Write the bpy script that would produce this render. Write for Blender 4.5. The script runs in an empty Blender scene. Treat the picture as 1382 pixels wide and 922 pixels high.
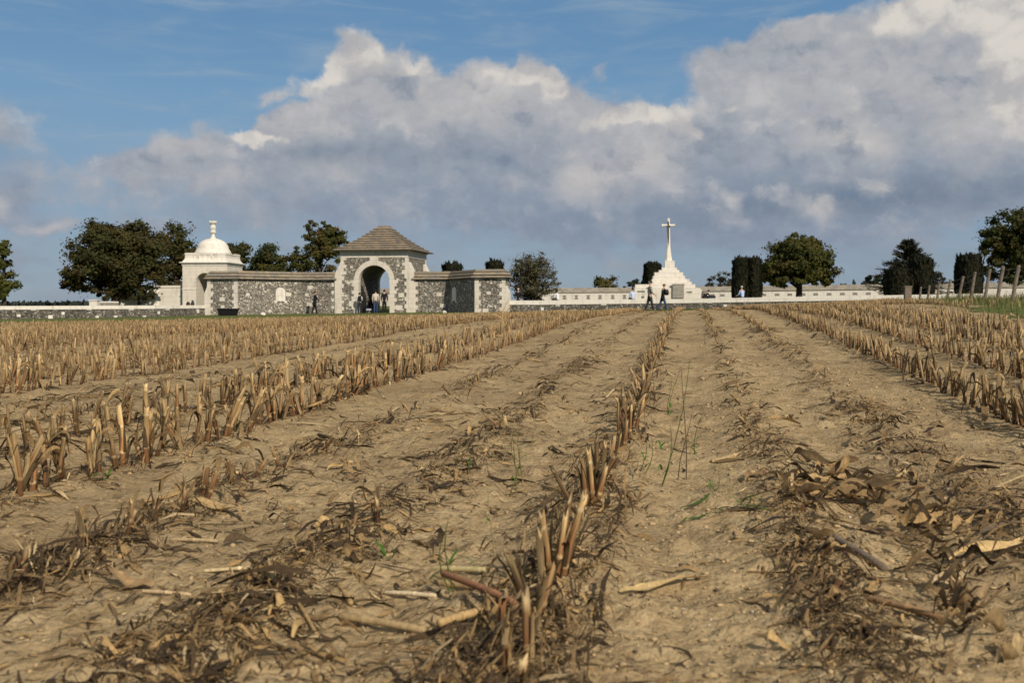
import bpy, bmesh, math, random
import numpy as np
from mathutils import Vector, Matrix, Euler
R = math.radians
rng = np.random.default_rng(11)
random.seed(11)
scene = bpy.context.scene
COL = scene.collection

# ------------------------------------------------------------------ camera
EYE, F, CX, HY = 0.80, 1344.0, 691.0, 412.0      # eye height, focal length in photo pixels, principal column, eye-level row
cam = bpy.data.cameras.new('camera'); camo = bpy.data.objects.new('camera', cam); COL.objects.link(camo)
camo.location = (0, 0, EYE); camo.rotation_euler = (R(90), 0, 0)
cam.sensor_width = 36; cam.lens = 36*F/1382; cam.shift_y = -(461-HY)/1382
cam.clip_start = 0.05; cam.clip_end = 9000
cam.dof.use_dof = True; cam.dof.focus_distance = 7.5; cam.dof.aperture_fstop = 5.0
scene.camera = camo

# ------------------------------------------------------------------ light
SUN_ELEV = R(34); SX, SY = 0.50, -0.866          # horizontal direction towards the sun: behind the camera, to the right
sun = bpy.data.lights.new('sun', 'SUN'); sun.energy = 4.2; sun.angle = R(0.55); sun.color = (1.0, 0.90, 0.76)
suno = bpy.data.objects.new('sun', sun); COL.objects.link(suno)
sd = Vector((SX*math.cos(SUN_ELEV), SY*math.cos(SUN_ELEV), math.sin(SUN_ELEV)))
suno.rotation_euler = sd.to_track_quat('Z', 'Y').to_euler(); suno.location = (20, -30, 40)
scene.view_settings.view_transform = 'Standard'; scene.view_settings.look = 'None'
scene.view_settings.gamma = 1; scene.view_settings.use_curve_mapping = False
scene.view_settings.exposure = 0.22
scene.cycles.max_bounces = 4; scene.cycles.diffuse_bounces = 2; scene.cycles.glossy_bounces = 1; scene.cycles.transmission_bounces = 2; scene.cycles.transparent_max_bounces = 6

# ------------------------------------------------------------------ node helper
class NT:
    def __init__(s, tree): s.t = tree; s.n = tree.nodes; s.l = tree.links
    def set(s, sock, v):
        if isinstance(v, bpy.types.NodeSocket): s.l.new(v, sock)
        elif isinstance(v, (tuple, list)):
            n = len(sock.default_value); sock.default_value = tuple(v)[:n] if len(v) >= n else tuple(v)+(1,)*(n-len(v))
        else: sock.default_value = v
    def math(s, op, a, b=None, c=None, clamp=False):
        m = s.n.new('ShaderNodeMath'); m.operation = op; m.use_clamp = clamp
        for i, v in enumerate((a, b, c)):
            if v is not None: s.set(m.inputs[i], v)
        return m.outputs[0]
    def vec(s, op, a, b=None, c=None):
        m = s.n.new('ShaderNodeVectorMath'); m.operation = op
        for i, v in enumerate((a, b, c)):
            if v is not None: s.set(m.inputs[i], v)
        return m.outputs['Value'] if op in ('DOT_PRODUCT', 'LENGTH', 'DISTANCE') else m.outputs[0]
    def mix(s, f, a, b, mode='MIX'):
        m = s.n.new('ShaderNodeMix'); m.data_type = 'RGBA'; m.blend_type = mode
        s.set(m.inputs[0], f); s.set(m.inputs[6], a); s.set(m.inputs[7], b); return m.outputs[2]
    def noise(s, vec, scale, detail=4, rough=.55, dist=0, col=False):
        m = s.n.new('ShaderNodeTexNoise'); s.set(m.inputs['Scale'], scale); s.set(m.inputs['Detail'], detail)
        s.set(m.inputs['Roughness'], rough); s.set(m.inputs['Distortion'], dist)
        if vec is not None: s.l.new(vec, m.inputs['Vector'])
        return m.outputs['Color' if col else 'Fac']
    def vor(s, vec, scale, feature='F1', out='Color', rand=1):
        m = s.n.new('ShaderNodeTexVoronoi'); m.feature = feature; s.set(m.inputs['Scale'], scale); s.set(m.inputs['Randomness'], rand)
        s.l.new(vec, m.inputs['Vector']); return m.outputs[out]
    def ramp(s, f, stops, interp='LINEAR'):
        m = s.n.new('ShaderNodeValToRGB'); m.color_ramp.interpolation = interp
        e = m.color_ramp.elements
        while len(e) < len(stops): e.new(.5)
        for i, (p, c) in enumerate(stops):
            e[i].position = p; e[i].color = (c, c, c, 1) if not isinstance(c, (tuple, list)) else tuple(c)+(1,)
        s.l.new(f, m.inputs[0]); return m.outputs[0]
    def smooth(s, v, a, b):
        m = s.n.new('ShaderNodeMapRange'); m.interpolation_type = 'SMOOTHSTEP'; m.clamp = True
        s.set(m.inputs[0], v); s.set(m.inputs[1], a); s.set(m.inputs[2], b); return m.outputs[0]
    def mapping(s, v, scale):
        m = s.n.new('ShaderNodeMapping'); m.inputs['Scale'].default_value = scale; s.l.new(v, m.inputs[0]); return m.outputs[0]
    def sep(s, v):
        m = s.n.new('ShaderNodeSeparateXYZ'); s.l.new(v, m.inputs[0]); return m.outputs

def srgb(r, g, b):
    f = lambda c: (c/255/12.92) if c/255 <= .04045 else ((c/255+.055)/1.055)**2.4
    return (f(r), f(g), f(b))

# ------------------------------------------------------------------ sky: Nishita blue with clouds placed by direction (azimuth, elevation)
world = bpy.data.worlds.new('World'); scene.world = world; world.use_nodes = True
world.cycles.sampling_method = 'MANUAL'; world.cycles.sample_map_resolution = 256
w = NT(world.node_tree)
for n in list(w.n): w.n.remove(n)
wout = w.n.new('ShaderNodeOutputWorld'); bg = w.n.new('ShaderNodeBackground')
w.l.new(bg.outputs[0], wout.inputs[0])
SKY_STRENGTH = 0.10
bg.inputs[1].default_value = SKY_STRENGTH
sky = w.n.new('ShaderNodeTexSky'); sky.sky_type = 'NISHITA'; sky.sun_disc = False
sky.sun_elevation = SUN_ELEV; sky.sun_rotation = math.atan2(SX, SY)
sky.air_density = 1.0; sky.dust_density = 0.3; sky.ozone_density = 3.0
tc = w.n.new('ShaderNodeTexCoord').outputs['Generated']
dx, dy, dz = w.sep(tc)
az = w.math('ARCTAN2', dx, dy); el = w.math('ARCSINE', dz)
comb = w.n.new('ShaderNodeCombineXYZ'); w.l.new(az, comb.inputs[0]); w.l.new(el, comb.inputs[1]); P0 = comb.outputs[0]
def AZ(px): return math.atan((px-CX)/F)
def ELV(py): return math.atan((HY-py)/F)
# billowy warp of the direction field
wa = w.noise(P0, 9, 3, .6, col=True); wb = w.noise(P0, 34, 4, .62, col=True)
off = w.vec('ADD', w.vec('MULTIPLY', w.vec('SUBTRACT', wa, (.5, .5, .5)), (.075, .05, 0)), w.vec('MULTIPLY', w.vec('SUBTRACT', wb, (.5, .5, .5)), (.030, .024, 0)))
PW = w.vec('ADD', P0, off)
def blobs(pt, lst):
    acc = None
    for (px, py, rx, ry, a) in lst:
        d = w.vec('MULTIPLY', w.vec('SUBTRACT', pt, (AZ(px), ELV(py), 0)), (F/rx, F/ry, 0))
        g = w.math('EXPONENT', w.math('MULTIPLY', w.vec('DOT_PRODUCT', d, d), -1.0))
        acc = w.math('MULTIPLY', g, a) if acc is None else w.math('MULTIPLY_ADD', g, a, acc)
    return acc
body = blobs(PW, [(560,170,120,45,1.2),(470,180,75,35,1.0),(660,150,95,55,1.2),(735,180,70,60,1.0),(815,95,20,18,.35),(500,95,55,45,1.3),(420,195,60,22,.9),
    (265,215,75,30,.62),(180,232,60,22,.42),(400,250,130,35,.7),(600,265,180,40,.7),(850,200,90,50,1.1),(820,260,130,55,1.0),
    (985,92,70,42,1.0),(1010,160,55,50,.55),(1080,72,55,28,.8),(1140,150,110,65,1.0),(1250,100,90,70,1.2),(1365,110,75,105,1.4),(1220,215,170,60,1.1),(1010,250,120,70,.9),
    (1130,285,300,30,.8),(700,330,900,60,.30),(120,265,190,45,.34),(1500,150,120,110,1.2),(-120,200,120,50,.8),(10,290,40,22,.6),(70,318,40,12,.55)])
def puff(pt, scale, detail=2.0):                        # rounded fractal billows, 0..1
    m = w.n.new('ShaderNodeTexVoronoi'); m.feature = 'F1'; m.normalize = True; w.set(m.inputs['Scale'], scale); w.set(m.inputs['Detail'], detail); w.set(m.inputs['Roughness'], .55); w.set(m.inputs['Lacunarity'], 2.2)
    w.l.new(pt, m.inputs['Vector']); return w.math('SUBTRACT', 1.0, m.outputs['Distance'])
PQ = w.mapping(w.vec('ADD', P0, w.vec('MULTIPLY', w.vec('SUBTRACT', wb, (.5, .5, .5)), (.035, .028, 0))), (1, 1.25, 1))
def shifted(pt, dx_, dy_): return w.vec('ADD', pt, (dx_, dy_, 0))
pA, pB = puff(PQ, 10), puff(shifted(PQ, .016, .026), 10)
relief = w.math('SUBTRACT', pA, pB)                     # billow height against its neighbour towards the light
nA = w.noise(PQ, 24, 4, .58); nB = w.noise(shifted(PQ, .009, .014), 24, 4, .58)
relief = w.math('MULTIPLY', w.math('MULTIPLY_ADD', w.math('SUBTRACT', nA, nB), .55, relief), w.math('MULTIPLY_ADD', w.smooth(el, .03, .17), .7, .3))
bn = w.math('MULTIPLY_ADD', pA, .55, w.math('MULTIPLY', nA, .45))
bodyd = w.math('MULTIPLY_ADD', w.math('SUBTRACT', bn, .62), 1.5, body)
bodya = w.smooth(bodyd, .30, .66)
white = blobs(PW, [(492,72,38,26,1.15),(448,98,20,17,.8),(418,125,26,15,.8),(385,140,16,14,.6),(555,92,22,13,.8),(574,128,12,16,.55),(712,96,28,19,1.1),(742,116,16,14,.8),
    (655,104,22,10,.5),(338,198,22,11,1.1),(372,200,18,6,.6),(845,158,52,13,1.0),(905,158,26,22,1.0),(938,180,18,12,.7),(1000,150,13,9,.6),
    (1245,50,38,22,.85),(1208,66,28,20,.7),(1300,62,22,14,.5),(1362,62,42,48,1.1),(1372,140,34,60,.9),(1480,110,60,80,1.0),
    (610,190,30,16,.0)])
wn = w.math('MULTIPLY_ADD', puff(PQ, 36, 0.0), .5, w.math('MULTIPLY', w.noise(P0, 60, 4, .6), .5))
whited = w.math('MULTIPLY_ADD', w.math('SUBTRACT', wn, .58), 1.1, white)
whitea = w.math('MULTIPLY', w.smooth(whited, .18, .70), w.smooth(bodyd, .05, .30))
soft = blobs(PW, [(865,225,60,38,.8),(790,245,50,30,.7),(1130,195,55,35,.75),(1180,215,40,22,.5),(700,105,90,28,.5),(480,120,80,30,.4),(400,170,60,30,.45),(300,250,60,18,.5),
    (440,235,50,16,.45),(1110,286,25,9,.7),(990,265,18,11,.55),(240,205,60,22,.5),(690,255,20,14,.4),(60,318,26,9,.6),(5,285,16,16,.6),(1340,200,70,60,.55),(600,150,140,26,.4),(640,120,60,24,.5),(840,160,80,30,.45),(200,300,160,30,.35),(120,250,120,25,.35),(1080,130,90,40,.4),(1230,130,80,40,.35)])
sn = w.noise(P0, 20, 4, .6)
softv = w.math('MULTIPLY_ADD', w.math('SUBTRACT', sn, .5), .9, soft, clamp=True)
dark = blobs(P0, [(1230,270,220,24,.9),(420,212,70,14,.8),(1150,165,60,24,.45),(600,205,160,18,.35),(560,125,55,25,.35),(1060,285,150,20,.5),(850,300,160,25,.3),(460,150,60,14,.3),(1120,60,120,30,.0)])
K = 1/SKY_STRENGTH/2**scene.view_settings.exposure
def sk(r, g, b): return tuple(c*K for c in srgb(r, g, b))
gb = w.ramp(w.smooth(el, 0.0, 0.30), [(0, sk(132,146,166)), (.35, sk(142,152,167)), (.6, sk(160,164,172)), (1, sk(170,172,176))])
greyc = w.mix(w.math('MULTIPLY', dark, .85, clamp=True), gb, sk(110,126,146))
greyc = w.mix(w.math('MULTIPLY', softv, 1.0, clamp=True), greyc, sk(196,191,188))
fine = w.noise(w.mapping(P0, (1, 1.6, 1)), 60, 4, .62)
greyc = w.mix(w.math('MULTIPLY', w.smooth(relief, .0, .28), .8), greyc, sk(200,196,194)); greyc = w.mix(w.math('MULTIPLY', w.smooth(relief, .0, -.28), .75), greyc, sk(116,129,148))
greyc = w.mix(1.0, greyc, w.ramp(fine, [(.25, .93), (.75, 1.07)]), 'MULTIPLY')
whitec = w.mix(w.smooth(relief, -.16, .14), sk(176,175,177), sk(217,211,203))
# clear sky: blue, paler and greyer towards the land
skyt = w.mix(1.0, sky.outputs[0], (0.80, 0.86, 0.86, 1), 'MULTIPLY')
blue = w.mix(.85, skyt, w.ramp(w.smooth(el, 0.0, 0.30), [(0, sk(128,146,168)), (.28, sk(126,148,173)), (.55, sk(118,152,182)), (.8, sk(110,148,182)), (1, sk(98,138,176))]))
wisp = w.smooth(w.noise(w.mapping(P0, (1, 5, 1)), 8, 4, .6, .6), .42, .80)
blue = w.mix(w.math('MULTIPLY', wisp, .65), blue, sk(148,168,186))
lowm = w.math('MULTIPLY', w.smooth(el, .20, .06), w.smooth(w.noise(w.mapping(P0, (1, 2.2, 1)), 9, 5, .6), .42, .66))
lowc = w.mix(w.smooth(relief, -.05, .22), sk(140,150,165), sk(176,174,176))
c = w.mix(w.math('MULTIPLY', lowm, .8), blue, lowc)
c = w.mix(w.math('MULTIPLY', bodya, .93), c, greyc)
c = w.mix(w.math('MULTIPLY', whitea, .95), c, whitec)
# broken pale cloud added overhead, out of view, to brighten and neutralise fill light
fill_cloud = w.math('MULTIPLY', w.smooth(el, .34, .62), w.smooth(w.noise(tc, 3.2, 3, .55), .36, .56))
c = w.mix(w.math('MULTIPLY', fill_cloud, .9), c, sk(206,200,192))
w.l.new(c, bg.inputs[0])

# ------------------------------------------------------------------ object helpers
def tag(o, label=None, cat=None, group=None, kind=None):
    if label: o['label'] = label
    if cat: o['category'] = cat
    if group: o['group'] = group
    if kind: o['kind'] = kind
    return o
def thing(name, label, cat, loc=(0, 0, 0), rz=0, group=None):
    o = bpy.data.objects.new(name, None); COL.objects.link(o); o.empty_display_size = .3
    o.location = loc; o.rotation_euler = (0, 0, rz)
    return tag(o, label, cat, group)
def link_mesh(name, me, mats, parent=None, smooth=False):
    o = bpy.data.objects.new(name, me); COL.objects.link(o)
    for m in (mats if isinstance(mats, (list, tuple)) else [mats]): me.materials.append(m)
    if parent: o.parent = parent
    if smooth: me.polygons.foreach_set('use_smooth', [True]*len(me.polygons))
    return o
class MB:
    def __init__(s): s.v = []; s.f = []; s.m = []
    def add(s, vs, fs, mat=0):
        b = len(s.v); s.v += [tuple(p) for p in vs]; s.f += [tuple(i+b for i in f) for f in fs]; s.m += [mat]*len(fs)
    def box(s, x0, x1, y0, y1, z0, z1, mat=0):
        s.add([(x0,y0,z0),(x1,y0,z0),(x1,y1,z0),(x0,y1,z0),(x0,y0,z1),(x1,y0,z1),(x1,y1,z1),(x0,y1,z1)],
              [(0,3,2,1),(4,5,6,7),(0,1,5,4),(1,2,6,5),(2,3,7,6),(3,0,4,7)], mat)
    def prism(s, poly, z0, z1, mat=0):                 # poly counter-clockwise in xy
        n = len(poly); vs = [(x, y, z0) for x, y in poly]+[(x, y, z1) for x, y in poly]
        s.add(vs, [tuple(range(n))[::-1], tuple(range(n, 2*n))]+[(i, (i+1) % n, n+(i+1) % n, n+i) for i in range(n)], mat)
    def loft(s, rings, cap=True, mat=0):
        n = len(rings[0]); vs = [p for r in rings for p in r]; fs = []
        for k in range(len(rings)-1):
            fs += [(k*n+i, k*n+(i+1) % n, (k+1)*n+(i+1) % n, (k+1)*n+i) for i in range(n)]
        if cap: fs += [tuple(range(n))[::-1], tuple(range((len(rings)-1)*n, len(rings)*n))]
        s.add(vs, fs, mat)
    def tube(s, pts, rad, n=6, mat=0):
        rings = []
        for i, p in enumerate(pts):
            p = Vector(p); d = (Vector(pts[min(i+1, len(pts)-1)])-Vector(pts[max(i-1, 0)])).normalized()
            a = d.orthogonal().normalized() if i == 0 else (a - d*a.dot(d)).normalized()
            b = d.cross(a); r = rad[i] if isinstance(rad, (list, tuple)) else rad
            rings.append([p+(a*math.cos(t)+b*math.sin(t))*r for t in [2*math.pi*k/n for k in range(n)]])
        s.loft(rings, True, mat)
    def lathe(s, prof, n=24, c=(0, 0), mat=0):
        s.loft([[(c[0]+r*math.cos(2*math.pi*k/n), c[1]+r*math.sin(2*math.pi*k/n), z) for k in range(n)] for r, z in prof], True, mat)
    def build(s, name, mats, parent=None, smooth=False, shift=None):
        me = bpy.data.meshes.new(name)
        vs = s.v if shift is None else [(x-shift[0], y-shift[1], z-shift[2]) for x, y, z in s.v]
        me.from_pydata(vs, [], s.f); o = link_mesh(name, me, mats, parent, smooth)
        me.polygons.foreach_set('material_index', s.m); me.update(); return o
def np_mesh(name, V, Fq, mats, parent=None, smooth=False, col=None):
    """V (n,3), Fq (m,k) array of equal-size faces or list of such arrays"""
    Fl = Fq if isinstance(Fq, list) else [Fq]; Fl = [f for f in Fl if len(f)]
    me = bpy.data.meshes.new(name); me.vertices.add(len(V)); me.vertices.foreach_set('co', np.asarray(V, np.float32).ravel())
    loops = np.concatenate([f.ravel() for f in Fl]).astype(np.int32)
    tot = np.concatenate([np.full(len(f), f.shape[1], np.int32) for f in Fl]); start = np.concatenate([[0], np.cumsum(tot)[:-1]]).astype(np.int32)
    me.loops.add(len(loops)); me.loops.foreach_set('vertex_index', loops)
    me.polygons.add(len(tot)); me.polygons.foreach_set('loop_start', start); me.polygons.foreach_set('loop_total', tot)
    if col is not None:
        a = me.color_attributes.new('col', 'FLOAT_COLOR', 'POINT')
        a.data.foreach_set('color', np.concatenate([np.asarray(col, np.float32), np.ones((len(V), 1), np.float32)], 1).ravel())
    me.update(calc_edges=True); me.validate()
    return link_mesh(name, me, mats, parent, smooth)
def copy_tree(o):
    c = o.copy(); COL.objects.link(c)
    for ch in list(o.children):
        d = ch.copy(); COL.objects.link(d); d.parent = c
    return c

# ------------------------------------------------------------------ ground shape
XS = np.array([-120,-60,-30,-15,-5,0,3,7,12,18,30,60,120.])
YG = np.array([-5,3,6,10,15,21,28,40,60,72,80,95,140,300,3500.])
ZG = np.array([
 [0,0,0,0,0,0,0,0,0,0,0,0,0],
 [0,0,0,0,0,0,.02,.06,.1,.2,.3,.4,.4],
 [0,0,0,0,.02,.03,.08,.15,.26,.40,.55,.6,.6],
 [0,0,0,0,.03,.10,.22,.33,.44,.55,.7,.8,.8],
 [0,0,-.02,0,.08,.18,.35,.50,.64,.78,.9,1,1],
 [-.05,-.05,-.05,0,.16,.34,.45,.60,.75,.92,1.1,1.2,1.2],
 [-.1,-.1,-.1,0,.20,.37,.46,.66,.83,1.02,1.3,1.4,1.4],
 [-.12,-.12,-.12,0,.15,.32,.42,.56,.76,1.05,1.4,1.5,1.5],
 [-.12,-.12,-.10,.03,.13,.26,.34,.42,.52,.76,1.2,1.5,1.5],
 [-.1,-.1,-.05,.08,.20,.32,.36,.42,.52,.66,1.1,1.4,1.4],
 [0,0,.05,.14,.30,.5,.55,.6,.7,.8,1.1,1.4,1.4],
 [.1,.3,.5,.6,.6,.7,.75,.8,.9,1.0,1.1,1.2,1.2],
 [-.5,0,.6,.7,.7,.7,.8,.9,1,1,1,1,1],
 [-3,-3,-3,-2,-2,-2,-2,-2,-2,-2,-2,-2,-2],
 [-30]*13])
def base_h(x, y):
    x = np.asarray(x, float); y = np.asarray(y, float)
    def cell(A, v):
        v = np.clip(v, A[0], A[-1]-1e-6); i = np.clip(np.searchsorted(A, v, side='right')-1, 0, len(A)-2)
        t = (v-A[i])/(A[i+1]-A[i]); return i, t
    i, tx = cell(XS, x); j, ty = cell(YG, y); ty = ty*.5+.5*ty*ty*(3-2*ty); tx = tx*.5+.5*tx*tx*(3-2*tx)
    return (ZG[j, i]*(1-tx)+ZG[j, i+1]*tx)*(1-ty)+(ZG[j+1, i]*(1-tx)+ZG[j+1, i+1]*tx)*ty
def vnoise(x, y, seed=0):
    xi = np.floor(x).astype(np.int64); yi = np.floor(y).astype(np.int64); fx = x-xi; fy = y-yi
    fx = fx*fx*fx*(fx*(fx*6-15)+10); fy = fy*fy*fy*(fy*(fy*6-15)+10)
    def h(a, b):
        n = (a*374761393+b*668265263+seed*974634777) & 0xffffffff
        n = ((n ^ (n >> 13))*1274126177) & 0xffffffff
        return ((n ^ (n >> 16)) & 0xffff)/65535.0
    return (h(xi, yi)*(1-fx)+h(xi+1, yi)*fx)*(1-fy)+(h(xi, yi+1)*(1-fx)+h(xi+1, yi+1)*fx)*fy
def fbm(x, y, o=4, seed=0, g=.5):
    s = 0; a = 1; t = 0
    for k in range(o): s = s+a*vnoise(x*2**k+k*17.3, y*2**k-k*9.1, seed+k); t += a; a *= g
    return s/t
TANR, X0R, SP = 0.178, -0.379, 0.763                # row heading, offset of the middle row, row spacing
def row_k(x, y): return (x-TANR*y-X0R)/SP
def row_x(k, y): return X0R+k*SP+TANR*y
def field_end(x): return np.interp(x, [-60,-30,-20,-12,-6,0,10,25,60], [24,34,42,49,54,56,57,58,58])
def soil_relief(x, y):
    k = row_k(x, y); d = np.abs(k-np.round(k)); fade = np.clip(1.2-y/45, 0, 1)
    rut = -.016*np.exp(-((np.abs(k-.5-np.floor(k-.0))-.0)/.2)**2)*(.5+fbm(x*1.7, y*1.7, 2, 12))*np.isin(np.floor(k), [-6, -1, 0, 1, 7])
    ridge = rut+.022*np.exp(-(d/.16)**2)*(.4+1.1*fbm(x*2.2, y*2.2, 3, 5))
    und = .024*(fbm(x*1.1, y*1.1, 3, 1)-.5)
    u = k*SP; s = y
    clod = .024*np.maximum(fbm(x*9, y*9, 3, 2)-.47, 0)*(.5+1.4*fbm(x*.9, y*.9, 2, 7))*2.2
    crumb = .014*(fbm(x*33, y*33, 2, 3)-.5)*np.clip(1.3-y/9, 0, 1)
    return (ridge+und+clod+crumb)*fade
def gz(x, y): 
    x = np.asarray(x, float); y = np.asarray(y, float); return base_h(x, y)+soil_relief(x, y)
def gz1(x, y): return float(gz(np.array([x]), np.array([y]))[0])
def gp(px, py):
    """the field point seen at photo pixel (px, py)"""
    Y = .8*F/max(py-HY, 4)
    for _ in range(40):
        z = float(base_h((px-CX)/F*Y, Y)); Yn = (EYE-z)*F/max(py-HY, 1.5); Y = .5*Y+.5*Yn
    return Vector(((px-CX)/F*Y, Y, gz1((px-CX)/F*Y, Y)))
def at(px, py, Y): return Vector(((px-CX)/F*Y, Y, EYE+(HY-py)/F*Y))

# ------------------------------------------------------------------ materials
def new_mat(name):
    m = bpy.data.materials.new(name); m.use_nodes = True; t = NT(m.node_tree)
    b = t.n.get('Principled BSDF'); b.inputs['Roughness'].default_value = .9; b.inputs['Specular IOR Level'].default_value = .15
    return m, t, b
def oco(t): return t.n.new('ShaderNodeTexCoord').outputs['Object']
def bump(t, b, h, dist, strength=1):
    m = t.n.new('ShaderNodeBump'); m.inputs['Distance'].default_value = dist; m.inputs['Strength'].default_value = strength
    t.l.new(h, m.inputs['Height']); t.l.new(m.outputs[0], b.inputs['Normal'])
def attr(t, name='col'):
    a = t.n.new('ShaderNodeAttribute'); a.attribute_name = name; return a.outputs['Color']
def orand(t): return t.n.new('ShaderNodeObjectInfo').outputs['Random']
def plain(name, c, rough=.85, var=.15, scale=6, spec=.15):
    m, t, b = new_mat(name); p = oco(t)
    n = t.noise(p, scale, 4); t.l.new(t.mix(1, c+(1,), t.ramp(n, [(.25, 1-var), (.75, 1+var)]), 'MULTIPLY'), b.inputs['Base Color'])
    b.inputs['Roughness'].default_value = rough; b.inputs['Specular IOR Level'].default_value = spec; return m
def soil_mat():
    m, t, b = new_mat('sandy_soil'); p = oco(t)
    n1 = t.noise(p, .8, 5, .6); n2 = t.noise(p, 7, 5, .65); n3 = t.noise(p, 60, 4, .7); v = t.vor(p, 45, 'F1', 'Distance')
    c = t.ramp(n2, [(.25, (.232, .161, .082)), (.5, (.352, .257, .138)), (.75, (.438, .332, .190))])
    c = t.mix(t.math('MULTIPLY', t.smooth(n1, .42, .66), .6), c, (.205, .142, .078, 1))
    c = t.mix(1, c, t.ramp(n3, [(.25, .78), (.7, 1.14)]), 'MULTIPLY')
    spk = t.smooth(t.noise(p, 120, 2, .5), .68, .74); c = t.mix(t.math('MULTIPLY', spk, .6), c, (.07, .05, .03, 1))
    # grass verge outside the field edge (edge stored on the mesh)
    vg = attr(t, 'verge')
    gr = t.ramp(t.noise(p, 1.3, 6, .7), [(.25, (.068, .080, .024)), (.55, (.100, .115, .034)), (.8, (.16, .135, .06))])
    c = t.mix(vg, c, gr); t.l.new(c, b.inputs['Base Color'])
    h = t.math('ADD', t.math('MULTIPLY', n3, .5), t.math('MULTIPLY', t.noise(p, 22, 5, .7), 1.0)); h = t.math('ADD', h, t.math('MULTIPLY', v, -.4))
    bump(t, b, h, .018, 1.0); b.inputs['Roughness'].default_value = 1; b.inputs['Specular IOR Level'].default_value = .05
    return m
def straw_mat(name='dry_maize', trans=0.0):
    m, t, b = new_mat(name); p = oco(t); c = attr(t)
    s = t.noise(t.mapping(p, (90, 90, 6)), 1.0, 3, .6)
    c = t.mix(1, c, t.ramp(s, [(.25, .62), (.75, 1.28)]), 'MULTIPLY')
    c = t.mix(1, c, t.ramp(orand(t), [(0, (.74, .70, .66)), (.5, (1, .97, .93)), (1, (1.2, 1.2, 1.16))]), 'MULTIPLY')
    t.l.new(c, b.inputs['Base Color']); b.inputs['Roughness'].default_value = .75; b.inputs['Specular IOR Level'].default_value = .2
    bump(t, b, s, .002, .6)
    if trans:
        tr = t.n.new('ShaderNodeBsdfTranslucent'); t.l.new(c, tr.inputs[0]); mx = t.n.new('ShaderNodeMixShader'); mx.inputs[0].default_value = trans
        t.l.new(b.outputs[0], mx.inputs[1]); t.l.new(tr.outputs[0], mx.inputs[2]); t.l.new(mx.outputs[0], t.n['Material Output'].inputs[0])
    return m
def leaf_mat(name='tree_leaves', trans=.25):
    m, t, b = new_mat(name); c = attr(t); t.l.new(c, b.inputs['Base Color']); b.inputs['Roughness'].default_value = .7; b.inputs['Specular IOR Level'].default_value = .12
    tr = t.n.new('ShaderNodeBsdfTranslucent'); t.l.new(c, tr.inputs[0]); mx = t.n.new('ShaderNodeMixShader'); mx.inputs[0].default_value = trans
    t.l.new(b.outputs[0], mx.inputs[1]); t.l.new(tr.outputs[0], mx.inputs[2]); t.l.new(mx.outputs[0], t.n['Material Output'].inputs[0])
    return m
def flint_mat(name, dark=1.0, mortar=(.30, .27, .22)):
    m, t, b = new_mat(name); p = oco(t)
    pd = t.vec('ADD', p, t.vec('MULTIPLY', t.vec('SUBTRACT', t.noise(p, 5, 3, .6, col=True), (.5, .5, .5)), (.12, .12, .12)))
    cell = t.sep(t.vor(pd, 11.5, 'F1', 'Color'))[0]; edge = t.vor(pd, 11.5, 'DISTANCE_TO_EDGE', 'Distance')
    d = dark
    c = t.ramp(cell, [(0, (.055*d, .050*d, .045*d)), (.26, (.110*d, .098*d, .082*d)), (.52, (.18*d, .158*d, .125*d)), (.78, (.27*d, .24*d, .19*d)), (.90, (.54*d, .50*d, .42*d))], 'CONSTANT')
    c = t.mix(t.math('MULTIPLY', t.smooth(edge, .075, .02), .8), c, mortar+(1,))
    c = t.mix(1, c, t.ramp(t.noise(p, .7, 4), [(.3, .82), (.7, 1.14)]), 'MULTIPLY')
    t.l.new(c, b.inputs['Base Color']); bump(t, b, t.math('MINIMUM', edge, .12), .06, .8); b.inputs['Roughness'].default_value = .7; return m
def stone_mat(name, c, joint=(1.1, .38), var=.10, rough=.85):
    m, t, b = new_mat(name); p = oco(t)
    n = t.noise(p, 1.6, 6, .6); n2 = t.noise(t.mapping(p, (3, 3, .6)), 1.0, 5, .65)
    cc = t.mix(1, c+(1,), t.ramp(n, [(.28, 1-var), (.72, 1+var*.5)]), 'MULTIPLY')
    cc = t.mix(t.math('MULTIPLY', t.smooth(n2, .50, .74), .55), cc, (c[0]*.55, c[1]*.52, c[2]*.46, 1))
    x, y, z = t.sep(p)
    fz = t.math('ABSOLUTE', t.math('SUBTRACT', t.math('FRACT', t.math('DIVIDE', z, joint[1])), .5)); jm = t.smooth(fz, .475, .495)
    row = t.math('FLOOR', t.math('DIVIDE', z, joint[1])); sh = t.math('MULTIPLY', row, .5)
    fx = t.math('ABSOLUTE', t.math('SUBTRACT', t.math('FRACT', t.math('ADD', t.math('DIVIDE', t.math('ADD', x, y), joint[0]), sh)), .5)); jx = t.smooth(fx, .488, .498)
    j = t.math('MAXIMUM', jm, jx)
    cc = t.mix(t.math('MULTIPLY', j, .35), cc, (c[0]*.42, c[1]*.40, c[2]*.36, 1)); t.l.new(cc, b.inputs['Base Color'])
    bump(t, b, t.math('SUBTRACT', t.math('MULTIPLY', t.noise(p, 14, 4), .25), j), .02, .6); b.inputs['Roughness'].default_value = rough; return m
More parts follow.
